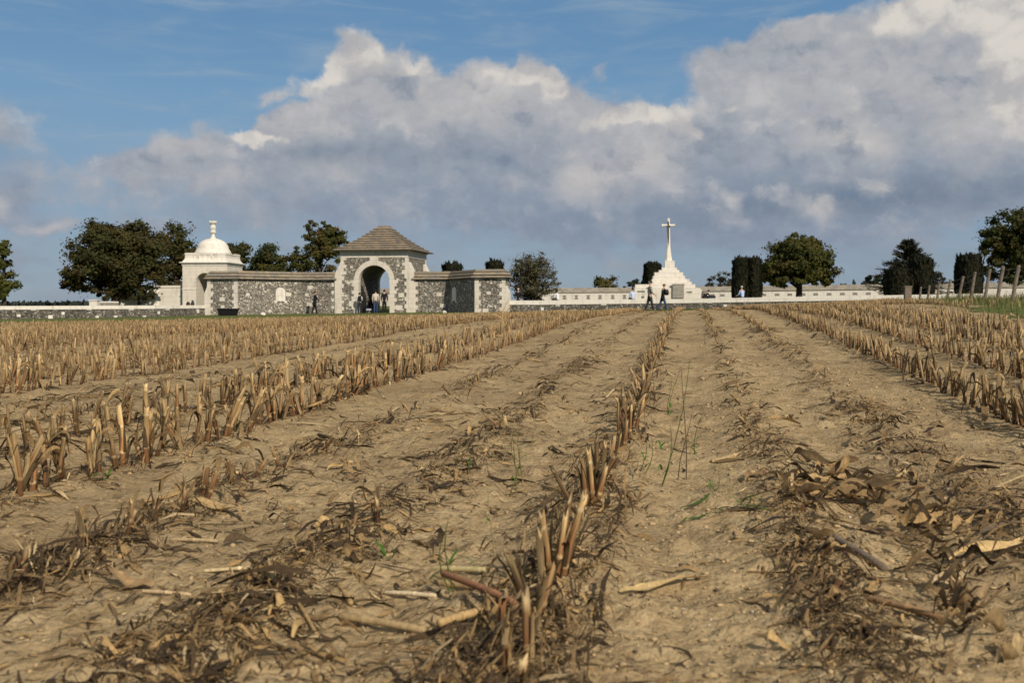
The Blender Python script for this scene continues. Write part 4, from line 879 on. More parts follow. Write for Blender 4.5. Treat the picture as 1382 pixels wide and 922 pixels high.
def stand(px, Y): x = (px-CX)/F*Y; return (x, Y, float(base_h(x, Y))+.005)
person('person in striped jumper, dark trousers and cap walking right before the stone cross', stand(877, 60), R(-80), 1.80, 'striped', 'charcoal', 'grey', .24, .02, ((-.08, .25), (.12, .7)), cap=True)
person('person in open black jacket and jeans walking right hugging a dark bag', stand(894.5, 60.5), R(-78), 1.62, 'black', 'jeans', 'auburn', .34, .12, ((.35, 1.5), (.25, 1.6)), coat=.22, bag=(0, .24, .30, .14, .09, .19, 'charcoal'))
g0 = fr(-4.4, -1.3); person('person in black clothes walking past the left wing wall', (g0.x, g0.y, float(base_h(g0.x, g0.y))), R(-62), 1.76, 'black', 'black', 'brown', .18, .06, ((-.05, .2), (.3, .8)), female=True, coat=.15)
g1 = fr(-1.05, -.45); person('person with white shirt and black rucksack at left of gatehouse arch', (g1.x, g1.y, float(base_h(g1.x, g1.y))+.02), R(20), 1.58, 'white', 'charcoal', 'dark', .05, .03, ((.1, .3), (.3, .9)), bag=(-.02, -.19, .32, .15, .09, .22, 'black'))
g2 = fr(.20, -.25); person('person in cream top and jeans seen from behind inside gatehouse arch', (g2.x, g2.y, float(base_h(g2.x, g2.y))+.02), R(4), 1.78, 'cream', 'jeans', 'dark', .12, 0, ((.08, .15), (.08, .2)))
g3 = fr(.92, -.30); person('person all in black seen from behind at right of gatehouse arch', (g3.x, g3.y, float(base_h(g3.x, g3.y))+.02), R(2), 1.78, 'black', 'black', 'dark', .04, 0, ((.1, .2), (.1, .3)))
# folding pushchair between them
gp_ = fr(-.42, .15); pc = thing('pushchair', 'dark pushchair standing in the gatehouse arch beside the rucksack wearer', 'pushchair', (gp_.x, gp_.y, float(base_h(gp_.x, gp_.y))+.03), -TH)
mb = MB(); mb.add([(-.22,-.25,.35),(.22,-.25,.35),(.22,.15,.32),(-.22,.15,.32),(-.22,.28,.85),(.22,.28,.85),(.22,.20,.32),(-.22,.20,.32)], [(0,1,2,3),(3,2,5,4),(4,5,6,7),(0,3,7),(1,6,2)]); mb.box(-.23, -.20, -.25, .2, .33, .6); mb.box(.20, .23, -.25, .2, .33, .6); mb.build('seat', CLOTH['black'], pc)
mb = MB(); mb.lathe([(.24, .80), (.23, .92), (.15, 1.0), (.03, 1.03)], 12, (0, .1)); mb.build('hood', CLOTH['black'], pc, True)
mb = MB()
for sx in (-.24, .24): mb.tube([(sx, -.35, .1), (sx, .1, .5), (sx, .45, 1.0)], .014, 6); mb.tube([(sx, .35, .1), (sx, .05, .45)], .014, 6)
mb.tube([(-.24, .45, 1.0), (.24, .45, 1.0)], .014, 6); mb.build('frame', M['iron'], pc)
for sx in (-.26, .26):
    for sy in (-.35, .35):
        mb = MB(); mb.loft([[(sx+o_, sy+.1*math.cos(a), .1+.1*math.sin(a)) for a in [q_*math.pi/6 for q_ in range(12)]] for o_ in (-.018, .018)]); mb.build('wheel', M['black'], pc)
mb = MB(); mb.box(-.20, .20, -.22, .1, .20, .30); mb.build('basket', CLOTH['pale'], pc)
# visitors beyond the low wall: sitting on its coping or standing on the lawn behind
def on_wall(px, pts, dz=0): 
    x, y, a = along(px, pts); return x, y, a
rwp = [(re_.x, re_.y, 1.14), (re_.x+2.2, re_.y-.2, 1.14), (re_.x+12.6, re_.y-1.9, 1.26), (26.8, 67.2, 1.50), (34, 66, 1.62)]
def cop_z(x): return float(np.interp(x, [p[0] for p in rwp], [p[2] for p in rwp]))
x, y, a = on_wall(753, rwp); person('person with long dark hair and pale top sitting on low wall left of cross', (x, y+.22, cop_z(x)-.02), R(60), 1.55, 'white', 'charcoal', 'dark', seated=True, lean=.15, arms=((.5, .9), (.4, .8)), female=True, long_hair=True)
x, y, a = on_wall(1003, rwp); person('grey haired person in light blue shirt sitting on low wall before the yews', (x, y+.22, cop_z(x)-.02), R(35), 1.62, 'blue', 'charcoal', 'grey', seated=True, lean=.1, arms=((.3, .8), (.3, .7)))
x, y, a = on_wall(854.5, rwp); person('dark haired person in pale blue top sitting on wall left of cross steps', (x, y+.22, cop_z(x)-.02), R(20), 1.62, 'pale', 'jeans', 'dark', seated=True, lean=.05, arms=((.2, .6), (.3, .8)), female=True)
x, y, a = on_wall(950, rwp); person('person in black bending low on the wall right of the cross', (x, y+.22, cop_z(x)-.02), R(-70), 1.5, 'black', 'black', 'dark', seated=True, lean=.75, arms=((.6, .6), (.6, .5)))
p = at(699, 400, 80); person('light haired person in black standing behind the low wall under thin tree', (p.x, 76.5, .37), R(170), 1.72, 'black', 'black', 'grey', 0, 0)
mb = MB(); mb.loft([[(x*w_, y*w_, z) for x, y in ((-.35,-.14),(.3,-.16),(.42,0),(.3,.15),(-.35,.14))] for w_, z in ((.6, 0), (.75, .06), (.7, .15), (.45, .2))]); mb.tube([(-.15, 0, .18), (-.08, 0, .27), (.08, 0, .27), (.15, 0, .18)], .015, 5)
x, y, a = on_wall(961, rwp); o = mb.build('travel_bag', CLOTH['navy']); o.location = (x, y+.22, cop_z(x)); tag(o, 'dark blue bag lying on the white coping right of the bending person', 'bag')

#FIELD#
# ------------------------------------------------------------------ maize stubble
TAN, RED, DRK, PALE, MID = [np.array(c) for c in ((.365,.243,.108), (.205,.098,.040), (.068,.045,.023), (.53,.41,.23), (.22,.146,.070))]
def lerp(a, b, t): return a*(1-t)+b*t
def row_state(k, y):
    """(survival, height factor, lean) of a row"""
    if k == 0 and y < 4.6: return (.22, .7, .3)
    if k == 0: return (.9, .82, .26) if fbm(np.array([y*1.15+3]), np.array([.5]), 2, 3)[0] > (.42 if y < 14 else .25) else (.35, .45, .6)
    if k == -2: return (.8, .50, .3) if y < 4.6 else (.15, .3, .6)
    if k in (1, 2): return (.10, .30, .7) if y < 14 else (.45, .5, .4)
    if k in (-1,): return (.08, .30, .7)
    if k in (-5, -6): return (.10, .30, .6)
    if k in (7, 8): return (.12, .3, .6)
    if k in (-11, -12): return (.35, .5, .4)
    return (.95, 1.0, .14)
def stub_mesh(seed, h, frayed=False):
    r_ = np.random.default_rng(seed); r0 = r_.uniform(.0070, .0110) if frayed else r_.uniform(.0080, .0125); n = 9; bend = r_.normal(size=2)*.020
    z1 = r_.uniform(.035, .08); z2 = z1+r_.uniform(.10, .17)
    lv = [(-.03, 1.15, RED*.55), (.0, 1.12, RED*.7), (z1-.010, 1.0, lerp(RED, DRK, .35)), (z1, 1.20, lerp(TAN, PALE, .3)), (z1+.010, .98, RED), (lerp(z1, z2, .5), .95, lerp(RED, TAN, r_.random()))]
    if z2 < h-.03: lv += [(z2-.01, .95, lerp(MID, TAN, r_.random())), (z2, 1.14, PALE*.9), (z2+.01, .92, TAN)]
    lv += [(h, .90, lerp(TAN, PALE, r_.random()*.6))]
    lv = [l for l in lv if l[0] <= h]
    if lv[-1][0] < h: lv.append((h, .9, TAN))
    V, C, Fq = [], [], []; sl = r_.uniform(-.016, .016); base_c = r_.uniform(.75, 1.25) if frayed == 'ms' else r_.uniform(.42, .95) if frayed else r_.uniform(.5, 1.25)
    for (z, q_, c) in lv:
        for k in range(n):
            a = 2*math.pi*k/n; zz_ = z+(sl*math.cos(a)+r_.uniform(-.010, .010)*(2.0 if frayed else 1.3) if z == h else 0)
            V.append((q_*r0*math.cos(a)*1.12+bend[0]*(z/.25)**2, q_*r0*math.sin(a)+bend[1]*(z/.25)**2, zz_)); C.append(c*base_c*r_.uniform(.7, 1.22)*(.45 if r_.random() < .10 else 1))
    m = len(lv)
    for j in range(m-1):
        for k in range(n): Fq.append((j*n+k, j*n+(k+1) % n, (j+1)*n+(k+1) % n, (j+1)*n+k))
    top = [(m-1)*n+k for k in range(n)]; cidx = len(V); V.append((bend[0]*(h/.25)**2, bend[1]*(h/.25)**2, h-.012)); C.append(PALE*1.05)
    Ft = [(top[k], top[(k+1) % n], cidx) for k in range(n)]
    # sheaths: part shells that peel away towards the top
    SV, SC, SF = [], [], []
    for s in range(r_.integers(2, 6)):
        a0 = r_.uniform(0, 6.28); wd = r_.uniform(.7, 1.9); zb = r_.choice([.0, z1]); zt = min(h+r_.uniform(-.05, .03), zb+r_.uniform(.08, .2)); pe = r_.uniform(.0, .03); nl, na = 5, 4; b0 = len(SV); cs = lerp(lerp(TAN, PALE, r_.random()*.6), DRK, r_.random()**1.5)*r_.uniform(.6, 1.1)
        for j in range(nl):
            t = j/(nl-1); z = lerp(zb, zt, t)
            for k in range(na):
                a = a0+(k/(na-1)-.5)*wd*(1-.75*t); rr_ = r0*1.16+.002+pe*t*t; zz_ = z+(r_.uniform(-.02, .02) if j == nl-1 else 0)-pe*.4*t**4
                SV.append((rr_*math.cos(a)*1.1+bend[0]*(z/.25)**2, rr_*math.sin(a)+bend[1]*(z/.25)**2, zz_)); SC.append(cs*r_.uniform(.7, 1.2))
        SF += [(b0+j*na+k, b0+j*na+k+1, b0+(j+1)*na+k+1, b0+(j+1)*na+k) for j in range(nl-1) for k in range(na-1)]
    for _b in range(0 if frayed == 'ms' else int(r_.integers(0, 2 if frayed else 3))):
        a0 = r_.uniform(0, 6.28); L = r_.uniform(.10, .24); b0 = len(SV); cs = lerp(TAN, DRK, r_.random())*r_.uniform(.6, 1.1); zo_ = r_.uniform(-.04, .08); L *= r_.uniform(.5, 1); r_w = r_.uniform(.006, .012)
        for j in range(6):
            t = j/5; out = r0+L*math.sin(t*1.7)*.75; z = z1+.05+zo_+L*.5*math.sin(t*2.6)-L*.55*t*t; wd = r_w*min(1, t*3+.2)*(1-t**2*.95)
            for s in (-1, 1): SV.append((out*math.cos(a0)-s*wd*math.sin(a0), out*math.sin(a0)+s*wd*math.cos(a0), max(z+.006*s, .006))); SC.append(cs*r_.uniform(.8, 1.15))
        SF += [(b0+2*j, b0+2*j+1, b0+2*j+3, b0+2*j+2) for j in range(5)]
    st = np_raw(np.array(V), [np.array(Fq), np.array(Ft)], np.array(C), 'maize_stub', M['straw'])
    sh = np_raw(np.array(SV), [np.array(SF)], np.array(SC), 'leaf_sheath', M['husk'])
    return st, sh
def np_raw(V, Fl, C, name, mat):
    o = np_mesh(name, V, [f.reshape(len(f), -1) for f in Fl], mat, None, False, C); me = o.data; bpy.data.objects.remove(o); return me
cand = []
for k in range(-95, 45):
    y = 1.7+rng.random()*.15
    while y < 78:
        y += .062+.066*rng.random()
        x = float(row_x(k, y))+rng.normal()*.022
        if abs(x) > .60*y+1.2: continue
        sv, hf, ln = row_state(k, y)
        if rng.random() > sv: continue
        cand.append((x, y, k, hf*rng.uniform(.16, .29)*(1.12 if rng.random() < .12 else 1)*(.75 if rng.random() < .15 else 1), ln))
        if hf == 1 and rng.random() < .22: cand.append((x+rng.normal()*.03, y+.04, k, rng.uniform(.12, .28), ln*1.5))
cand = np.array(cand); cand[:, 3] *= np.interp(cand[:, 1], [14, 30], [1, .74])*np.where(cand[:, 2] > 2, np.interp(cand[:, 1], [8, 18], [.95, .78]), 1); ok = is_field(cand[:, 0], cand[:, 1]+.4); cand = cand[ok]
vis = (np.abs(cand[:, 0]/cand[:, 1]) < .535) & (cand[:, 1] > 1.75)
score = np.where(vis, np.maximum(cand[:, 3], .10)/cand[:, 1], 0); order = np.argsort(-score); IND = order[:285]; rest = order[285:]
ROWL = {-3: 'cut maize stalk standing in the front tall stubble row at left foreground', -4: 'cut maize stalk standing in the second tall stubble row at left', -2: 'short broken maize stub in the low ragged row at bottom left',
        0: 'broken leaning maize stub in the ragged middle row pointing towards the cross', 3: 'cut maize stalk in the first tall stubble row right of the bare strip', 4: 'cut maize stalk in the second tall stubble row on the right', 5: 'cut maize stalk in the third tall stubble row on the right',
        1: 'trampled maize stub in the littered furrow right of the middle row', 2: 'trampled maize stub among the leaf heaps at right foreground', -1: 'trampled maize stub in the flattened furrow left of the middle row'}
variants = {}
def get_stub(h, frayed):
    key = (round(h/.03), frayed, int(rng.integers(0, 5)))
    if key not in variants: variants[key] = stub_mesh(1000+hash(key) % 9000, max(.07, key[0]*.03), frayed)
    return variants[key]
def place_stub(x, y, h, k, lx, ly, yaw, label=None, group=None, frayed=False, z=None):
    st, sh = get_stub(h, frayed)
    o = bpy.data.objects.new('maize_stub', st); COL.objects.link(o); o.location = (x, y, gz1(x, y)-.004 if z is None else z); o.rotation_euler = (lx, ly, yaw)
    c_ = bpy.data.objects.new('leaf_sheath', sh); COL.objects.link(c_); c_.parent = o
    kk = int(k); side = 'left' if kk < 0 else 'right'
    tag(o, label or ROWL.get(kk, 'cut maize stalk in the farther stubble rows on the '+side), 'stalk', group or 'maize stubble row: '+ROWL.get(kk, 'farther rows on the '+side)); return o
for i in IND:
    x, y, k, h, ln = cand[i]; fl = bool(k in (0, -2, 1, 2, -1))
    place_stub(x, y, h, k, rng.normal()*ln, rng.normal()*ln, rng.random()*6.28, frayed=fl)
# the rest of the field: one mass of stubble
X, Y, K, H, LN = cand[rest].T; nS = len(rest)
def stub_mass(sel, ns, levels, sheath):
    x, y, h, ln = X[sel], Y[sel], H[sel], LN[sel]; m = len(x); r0 = rng.uniform(.008, .014, m)*np.clip(y/26, 1, 1.6); z0 = gz(x, y)-.01
    lx, ly = rng.normal(size=m)*ln, rng.normal(size=m)*ln; ph = rng.random(m)*6.28; hue = rng.random(m)[:, None]; val = rng.uniform(.38, 1.05, m)[:, None]
    Vs, Cs = [], []
    for t in levels:
        for q_ in range(ns):
            a = ph+2*math.pi*q_/ns; zt = h*t+(rng.uniform(-.02, .02, m) if t == 1 else 0); rr_ = r0*(1.15-.25*t)
            Vs.append(np.stack([x+rr_*np.cos(a)+lx*zt, y+rr_*np.sin(a)+ly*zt, z0+zt], 1))
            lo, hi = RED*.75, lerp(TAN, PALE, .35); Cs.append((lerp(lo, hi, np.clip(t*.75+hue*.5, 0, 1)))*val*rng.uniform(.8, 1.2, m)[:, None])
    Vs.append(np.stack([x+lx*h, y+ly*h, z0+h-.01], 1)); Cs.append(PALE*val)
    nv = ns*len(levels)+1; off = np.arange(m)[:, None]*nv; Fq = []
    for j in range(len(levels)-1):
        for q_ in range(ns): Fq.append(off+np.array([j*ns+q_, j*ns+(q_+1) % ns, (j+1)*ns+(q_+1) % ns, (j+1)*ns+q_])[None])
    L = (len(levels)-1)*ns; Ft = [off+np.array([L+q_, L+(q_+1) % ns, nv-1])[None] for q_ in range(ns)]
    V = np.stack(Vs, 1).reshape(-1, 3); C = np.stack(Cs, 1).reshape(-1, 3); Fq = np.concatenate(Fq); Ft = np.concatenate(Ft)
    if sheath:
        for rep_ in range(2):
            a = rng.random(m)*6.28; L_ = rng.uniform(.05, .17, m)*np.clip(h/.2, .5, 1.2); pts = []; cc = lerp(lerp(TAN, PALE, .3), DRK, rng.random(m)[:, None]**1.3)*rng.uniform(.6, 1.2, m)[:, None]; hz_ = rng.uniform(.15, .85, m); up_ = rng.uniform(-.6, 1, m)
            for t in (0, .5, 1):
                for s in (-1, 1):
                    o_ = r0+L_*(t**1.3)*.5; zt = h*hz_+L_*.6*(up_*t-(.5+.3*up_)*t*t); wd = .010*(1-.75*t)*np.clip(y/20, 1, 1.6)
                    pts.append(np.stack([x+o_*np.cos(a)-s*wd*np.sin(a)+lx*zt, y+o_*np.sin(a)+s*wd*np.cos(a)+ly*zt, z0+np.maximum(zt, .01)], 1))
            SV = np.stack(pts, 1).reshape(-1, 3); b0 = len(V)+np.arange(m)[:, None]*6
            Fq = np.concatenate([Fq]+[b0+np.array([[0, 1, 3, 2]]), b0+np.array([[2, 3, 5, 4]])]); V = np.concatenate([V, SV]); C = np.concatenate([C, np.repeat(cc, 6, 0)])
    return V, Fq, Ft, C
near = Y < 26
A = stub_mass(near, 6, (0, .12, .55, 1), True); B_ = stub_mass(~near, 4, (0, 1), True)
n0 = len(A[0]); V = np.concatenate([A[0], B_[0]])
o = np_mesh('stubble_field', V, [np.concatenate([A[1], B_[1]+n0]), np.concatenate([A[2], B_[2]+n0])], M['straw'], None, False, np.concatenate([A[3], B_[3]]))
tag(o, 'dense rows of cut maize stubble covering the farther field', 'stubble', None, 'stuff')

# ------------------------------------------------------------------ crop litter
def strips(cx, cy, L, Wd, yaw, lift, pitch, nseg=3, curl=None):
    """bent ribbons lying on the soil"""
    m = len(cx); gx = []; ca, sa = np.cos(yaw), np.sin(yaw); tw = rng.normal(size=m)*.8; bend = rng.normal(size=m)*.35
    for j in range(nseg+1):
        t = j/nseg-.5; xx = cx+ca*L*t-sa*bend*L*(t*t-.08); yy = cy+sa*L*t+ca*bend*L*(t*t-.08)
        hz = gz(xx, yy)+.004+lift*(1-4*t*t)*.5+pitch*L*(t+.5); w_ = Wd*(1-(2*abs(t))**2*.75)*.5; rl = tw*t*2+rng.normal(size=m)*.2
        nx, ny = -sa, ca
        for s in (-1, 1): gx.append(np.stack([xx+s*nx*w_*np.cos(rl), yy+s*ny*w_*np.cos(rl), hz+s*w_*np.sin(rl)+w_*np.abs(np.sin(rl))], 1))
    V = np.stack(gx, 1).reshape(-1, 3); nv = 2*(nseg+1); off = np.arange(m)[:, None]*nv
    Fq = np.concatenate([off+np.array([[2*j, 2*j+1, 2*j+3, 2*j+2]]) for j in range(nseg)]); return V, Fq, nv
def trash(k):                                           # how littered a place across the rows is
    kr = np.round(k); d = np.abs(k-kr); wd_ = np.where(kr == 1, .15, .20); on = np.exp(-(d/wd_)**2)+.16*np.exp(-(d/.42)**2)
    heavy = np.isin(kr, [1, 2, -1, -5, -6, 7, 8]); mid = np.isin(kr, [0, -2])
    return np.where(heavy, .95, np.where(mid, .9, .8))*on
N0 = 380000; yy = np.exp(rng.uniform(math.log(1.6), math.log(46), N0)); xx = yy*rng.uniform(-.6, .6, N0); kk = row_k(xx, yy)
dens = trash(kk)*(.25+1.3*np.clip((fbm(xx*1.3, yy*1.3, 3, 40)-.30)*2.6, 0, 1.25))+.05+.16*np.clip((fbm(xx*.8, yy*.8, 3, 44)-.52)*4, 0, 1)
swath = np.isin(np.round(kk), [1, 2, -1, 0]) & (np.abs(kk-1.5) < 1.4); dens += np.where((kk < -.1) & (kk > -2.0), .10, 0)
dens *= np.where((kk > .22) & (kk < .80), .5, 1.0)
keep = (rng.random(N0) < dens*.245) & is_field(xx, yy+.5); xx, yy, kk = xx[keep], yy[keep], kk[keep]; m = len(xx)
sc = np.clip((yy/3.2)**.55, .75, 2.3); L = rng.lognormal(math.log(.034), .66, m)*sc; L = np.clip(L, .010, .30); Wd = np.clip(L*rng.uniform(.05, .17, m), .0028, .028*sc)
yaw = rng.normal(size=m)*.85+np.where(rng.random(m) < .3, 1.4, .12); onrow = trash(kk) > .3; stand = onrow & ~np.isin(np.round(kk), [1, 2, -1, -5, -6, 7, 8])
lift = rng.random(m)**2*np.where(onrow, .05, .018)*sc**.5; pitch = np.where(rng.random(m) < np.where(stand, .5, .2), rng.random(m)*np.where(stand, 1.3, np.where(onrow, .7, .2)), 0)
pitch = np.where(L > .11, np.minimum(pitch, .22), pitch)
V, Fq, nv = strips(xx, yy, L, Wd, yaw, lift, pitch)
u = rng.random(m); tone = np.where((u < np.where(onrow, .50, .38))[:, None], DRK*1.0, np.where((u < .74)[:, None], MID, np.where((u < .95)[:, None], TAN*1.05, PALE)))*rng.uniform(.65, 1.25, m)[:, None]
o = np_mesh('crop_litter', V, Fq, M['husk'], None, False, np.repeat(tone, nv, 0)); tag(o, 'shredded dry maize trash scattered in streaks along the soil', 'crop litter', None, 'stuff')
# clods, crumbs and small stones
bm = bmesh.new(); bmesh.ops.create_icosphere(bm, subdivisions=1, radius=1); IV = np.array([v.co[:] for v in bm.verts]); IF = np.array([[v.index for v in f.verts] for f in bm.faces]); bm.free()
N1 = 13000; yy = np.exp(rng.uniform(math.log(1.6), math.log(16), N1)); xx = yy*rng.uniform(-.6, .6, N1); kk = row_k(xx, yy); keep = rng.random(N1) < (.35+.65*((kk > -.2) & (kk < 2.6))+.3*(fbm(xx, yy, 3, 50) > .5)); xx, yy = xx[keep], yy[keep]; m = len(xx)
rr_ = np.clip(rng.lognormal(math.log(.0038), .5, m), .0016, .014)*np.clip((yy/3)**.4, .8, 1.4); D = IV[None]*(1+.35*rng.normal(size=(m, 12, 1)).clip(-1, 1)*.6)*rr_[:, None, None]*np.stack([rng.uniform(.8, 1.5, m), rng.uniform(.8, 1.3, m), rng.uniform(.5, .9, m)], 1)[:, None, :]
V = (D+np.stack([xx, yy, gz(xx, yy)+rr_*.25], 1)[:, None, :]).reshape(-1, 3); Fq = (np.arange(m)[:, None, None]*12+IF[None]).reshape(-1, 3)
u = rng.random(m); cc = np.where((u < .90)[:, None], np.array([.31, .222, .12])*rng.uniform(.75, 1.15, m)[:, None], np.where((u < .988)[:, None], np.array([.075, .06, .045]), np.array([.40, .36, .29])))
o = np_mesh('soil_crumbs', V, Fq, M['straw'], None, False, np.repeat(cc, 12, 0)); tag(o, 'loose soil crumbs and tiny stones on the bare strip', 'soil crumbs', None, 'stuff')

# single dry leaves that lie large enough to count
def leaf_obj(p0, p1, width, tone, label, group, curl=.03, twist=.6, name='dry_leaf', nseg=12, seed=0):
    r_ = np.random.default_rng(seed); p0, p1 = Vector(p0), Vector(p1); d = p1-p0; L = d.length; c0 = p0.lerp(p1, .5); ux = np.array((d/L)[:]); sd_ = np.array([-ux[1], ux[0], 0]); sd_ /= np.linalg.norm(sd_)+1e-9
    b1, b2 = r_.normal()*.10*L, r_.uniform(1.5, 4); ph = r_.uniform(0, 6); na = 5
    t = np.arange(nseg+1)/nseg; w_ = width*.5*np.minimum(1, 3.2*t+.25)*(1-t**3*.9)*(1+.12*r_.normal(size=nseg+1)); roll = twist*np.sin(t*b2+ph)
    q_ = np.array(p0[:])[None]+ux[None]*L*t[:, None]+sd_[None]*(b1*np.sin(t*3.1))[:, None]
    q_[:, 2] = np.maximum(q_[:, 2], gz(q_[:, 0], q_[:, 1]))+.006+curl*np.sin(t*b2*1.3+ph)**2*np.where(t > 0, 1, .3)
    s_ = np.linspace(-1, 1, na)[None, :]; fold = np.abs(s_)*.30+.10*np.sin(t[:, None]*14+np.arange(na)[None]*2.0+ph)
    off_ = s_*(w_*np.cos(roll))[:, None]; V = q_[:, None, :]+sd_[None, None, :]*off_[..., None]; V[..., 2] += s_*(w_*np.sin(roll))[:, None]+w_[:, None]*fold
    V = V.reshape(-1, 3); V[:, 2] = np.maximum(V[:, 2], gz(V[:, 0], V[:, 1])+.002); V -= np.array(c0[:])[None]
    C = np.array(tone)[None]*r_.uniform(.82, 1.15, len(V))[:, None]*np.tile(np.array([1, 1, 1.12, 1, 1]), nseg+1)[:, None]
    Fq = [(j*na+a, j*na+a+1, (j+1)*na+a+1, (j+1)*na+a) for j in range(nseg) for a in range(na-1)]
    o = np_mesh(name, np.array(V), np.array(Fq), M['husk'], None, True, np.array(C)); o.location = c0; return tag(o, label, 'leaf', group)
def at_ground(px, py, dz=0): p = gp(px, py); p.z += dz; return p
def leaf_px(a, b, wpx, tone, label, group=None, curl=.02, twist=.5, seed=0, dz=(0, 0)):
    p0, p1 = at_ground(*a, dz[0]), at_ground(*b, dz[1]); return leaf_obj(p0, p1, wpx*p0.y/F, tone, label, group, curl, twist, seed=seed)
LF = [((836,802),(962,784),22,(.50,.36,.17),'broad pale tan maize leaf lying alone on the bare strip beside the middle row',.012,.25),
 ((1252,704),(1350,714),12,(.34,.22,.10),'wide tan maize leaf arching over the dark heap at right',.05,.5),((1281,768),(1384,734),13,(.46,.32,.15),'long twisted tan maize leaf reaching the right photo edge',.03,1.0),
 ((1250,800),(1300,762),18,(.40,.30,.17),'frayed pale husk bundle on top of the right leaf heap',.03,1.2),((1285,850),(1335,815),26,(.33,.23,.12),'large curled brown husk bowed upward at right foreground',.06,.8),((1300,890),(1350,850),28,(.35,.25,.13),'large curled husk nearest the bottom right corner',.07,.9),
 ((1345,905),(1382,880),20,(.45,.33,.17),'bright curled leaf end at the bottom right corner',.04,.9),((1078,672),(1165,694),22,(.40,.26,.12),'tan folded maize leaf at the left end of the right heap',.03,.7),((1158,668),(1230,640),14,(.50,.36,.17),'pale flat leaf blade pointing up right above the heap',.015,.3),
 ((1115,708),(1250,738),14,(.26,.17,.09),'long brown stem-like leaf running along the heap front',.015,.4),((1320,728),(1382,722),12,(.16,.12,.08),'dark narrow leaf at the right edge above the twisted leaf',.01,.3),((205,800),(140,790),26,(.33,.22,.11),'brown boat shaped leaf lying alone in left foreground',.035,.5),
 ((250,690),(330,705),16,(.36,.25,.12),'tan leaf lying before the short stubs at left',.02,.5),((505,480),(480,490),8,(.40,.28,.14),'small pale leaf on soil',.02,.5)]
for i, (a, b, w_, tone, lab, cu, tw) in enumerate(LF[:-1]): leaf_px(a, b, w_, tone, lab, None, cu, tw, 70+i)
G = 'dry leaves in the dark heap at right foreground'
hp = np.array([(1075,655),(1110,668),(1160,680),(1210,690),(1255,720),(1280,760),(1290,800),(1300,840),(1318,880)])
for i in range(110):
    t = rng.random()*(len(hp)-1); j = int(t); c0 = hp[j]+(hp[min(j+1, len(hp)-1)]-hp[j])*(t-j)+rng.normal(size=2)*np.array([24, 11]); L = rng.uniform(25, 85); a = rng.normal()*.55+.12; h_ = rng.random()*.04
    d = np.array([math.cos(a), math.sin(a)*.45])*L/2; tone = [DRK*1.1, DRK*.8, MID*.9, MID*.7, TAN*.95][rng.integers(0, 5)]
    leaf_px(tuple(c0-d), tuple(c0+d), rng.uniform(5, 13), tone, 'crumpled dark leaf tangled in the long leaf heap at right foreground', G, rng.uniform(.015, .06), rng.uniform(.6, 1.9), 200+i, (h_, h_+rng.random()*.03))
ZONES = [('crumpled brown leaf in the dark litter streak at the bottom left', [(170,890),(330,850),(420,880),(380,790),(430,770)], 46),('crumpled leaf in the littered furrow between the two left rows', [(300,745),(380,700),(470,640),(560,590)], 30),
         ('dry leaf scrap in the trodden furrow left of the middle row', [(560,740),(630,640),(700,570),(640,610)], 30),('dry leaf scrap tangled round the stubs of the middle row', [(720,850),(760,760),(800,670),(840,590),(745,800)], 34),('dark leaf in the furrow right of the bare strip', [(1090,760),(1120,820),(1150,880),(1060,640),(1030,580)], 40),
         ('dry leaf scattered on the soil at right below the first tall row', [(1230,640),(1300,650),(1180,590),(1350,680)], 28)]
for lab, pts, n_ in ZONES:
    for i in range(n_):
        c0 = np.array(pts[rng.integers(0, len(pts))])+rng.normal(size=2)*np.array([38, 14]); L = rng.uniform(18, 62)*(c0[1]-380)/420; a = rng.normal()*.6; d = np.array([math.cos(a), math.sin(a)*.4])*L/2
        if c0[1]+20 > 925 or c0[1] < 500: continue
        tone = [DRK, MID*.8, MID, TAN, TAN*1.1][rng.integers(0, 5)]; leaf_px(tuple(c0-d), tuple(c0+d), rng.uniform(5, 14)*(c0[1]-380)/420, tone, lab, lab, rng.uniform(.005, .03), rng.uniform(.3, 1.2), int(rng.integers(1, 1e6)))
def stick_px(a, b, rpx, tone, label, dz=(0, 0), nodes=(.35,), group=None, name='maize_stalk_piece'):
    p0, p1 = at_ground(*a), at_ground(*b); r = rpx*p0.y/F; p0.z += r*.8+dz[0]; p1.z += r*.8+dz[1]; c0 = p0.lerp(p1, .5); d = (p1-p0).normalized(); e1 = d.orthogonal().normalized(); e2 = d.cross(e1); V, C, Fq = [], [], []; n = 10
    ts = sorted(set([0, .02, .25, .5, .75, .98, 1]+[q_+o_ for q_ in nodes for o_ in (-.03, 0, .03)]))
    for t in ts:
        q_ = p0.lerp(p1, t)-c0+Vector((0, 0, .01*math.sin(t*3)*(p1-p0).length)); nd = any(abs(t-k_) < 1e-6 for k_ in nodes); rr_ = r*(1.2 if nd else .8 if t in (0, 1) else 1)
        for k_ in range(n): a_ = 2*math.pi*k_/n; V.append((q_+(e1*math.cos(a_)+e2*math.sin(a_))*rr_)[:]); C.append(np.array(tone)*(1.35 if nd else 1)*random.uniform(.85, 1.15))
    m_ = len(ts); Fq = [(j*n+k_, j*n+(k_+1) % n, (j+1)*n+(k_+1) % n, (j+1)*n+k_) for j in range(m_-1) for k_ in range(n)]
    cap = np.array([[i for i in range(n)][::-1], [(m_-1)*n+i for i in range(n)]])
    o = np_mesh(name, np.array(V), [np.array(Fq), cap], M['straw'], None, True, np.array(C)); o.location = c0; return tag(o, label, 'stalk piece', group)
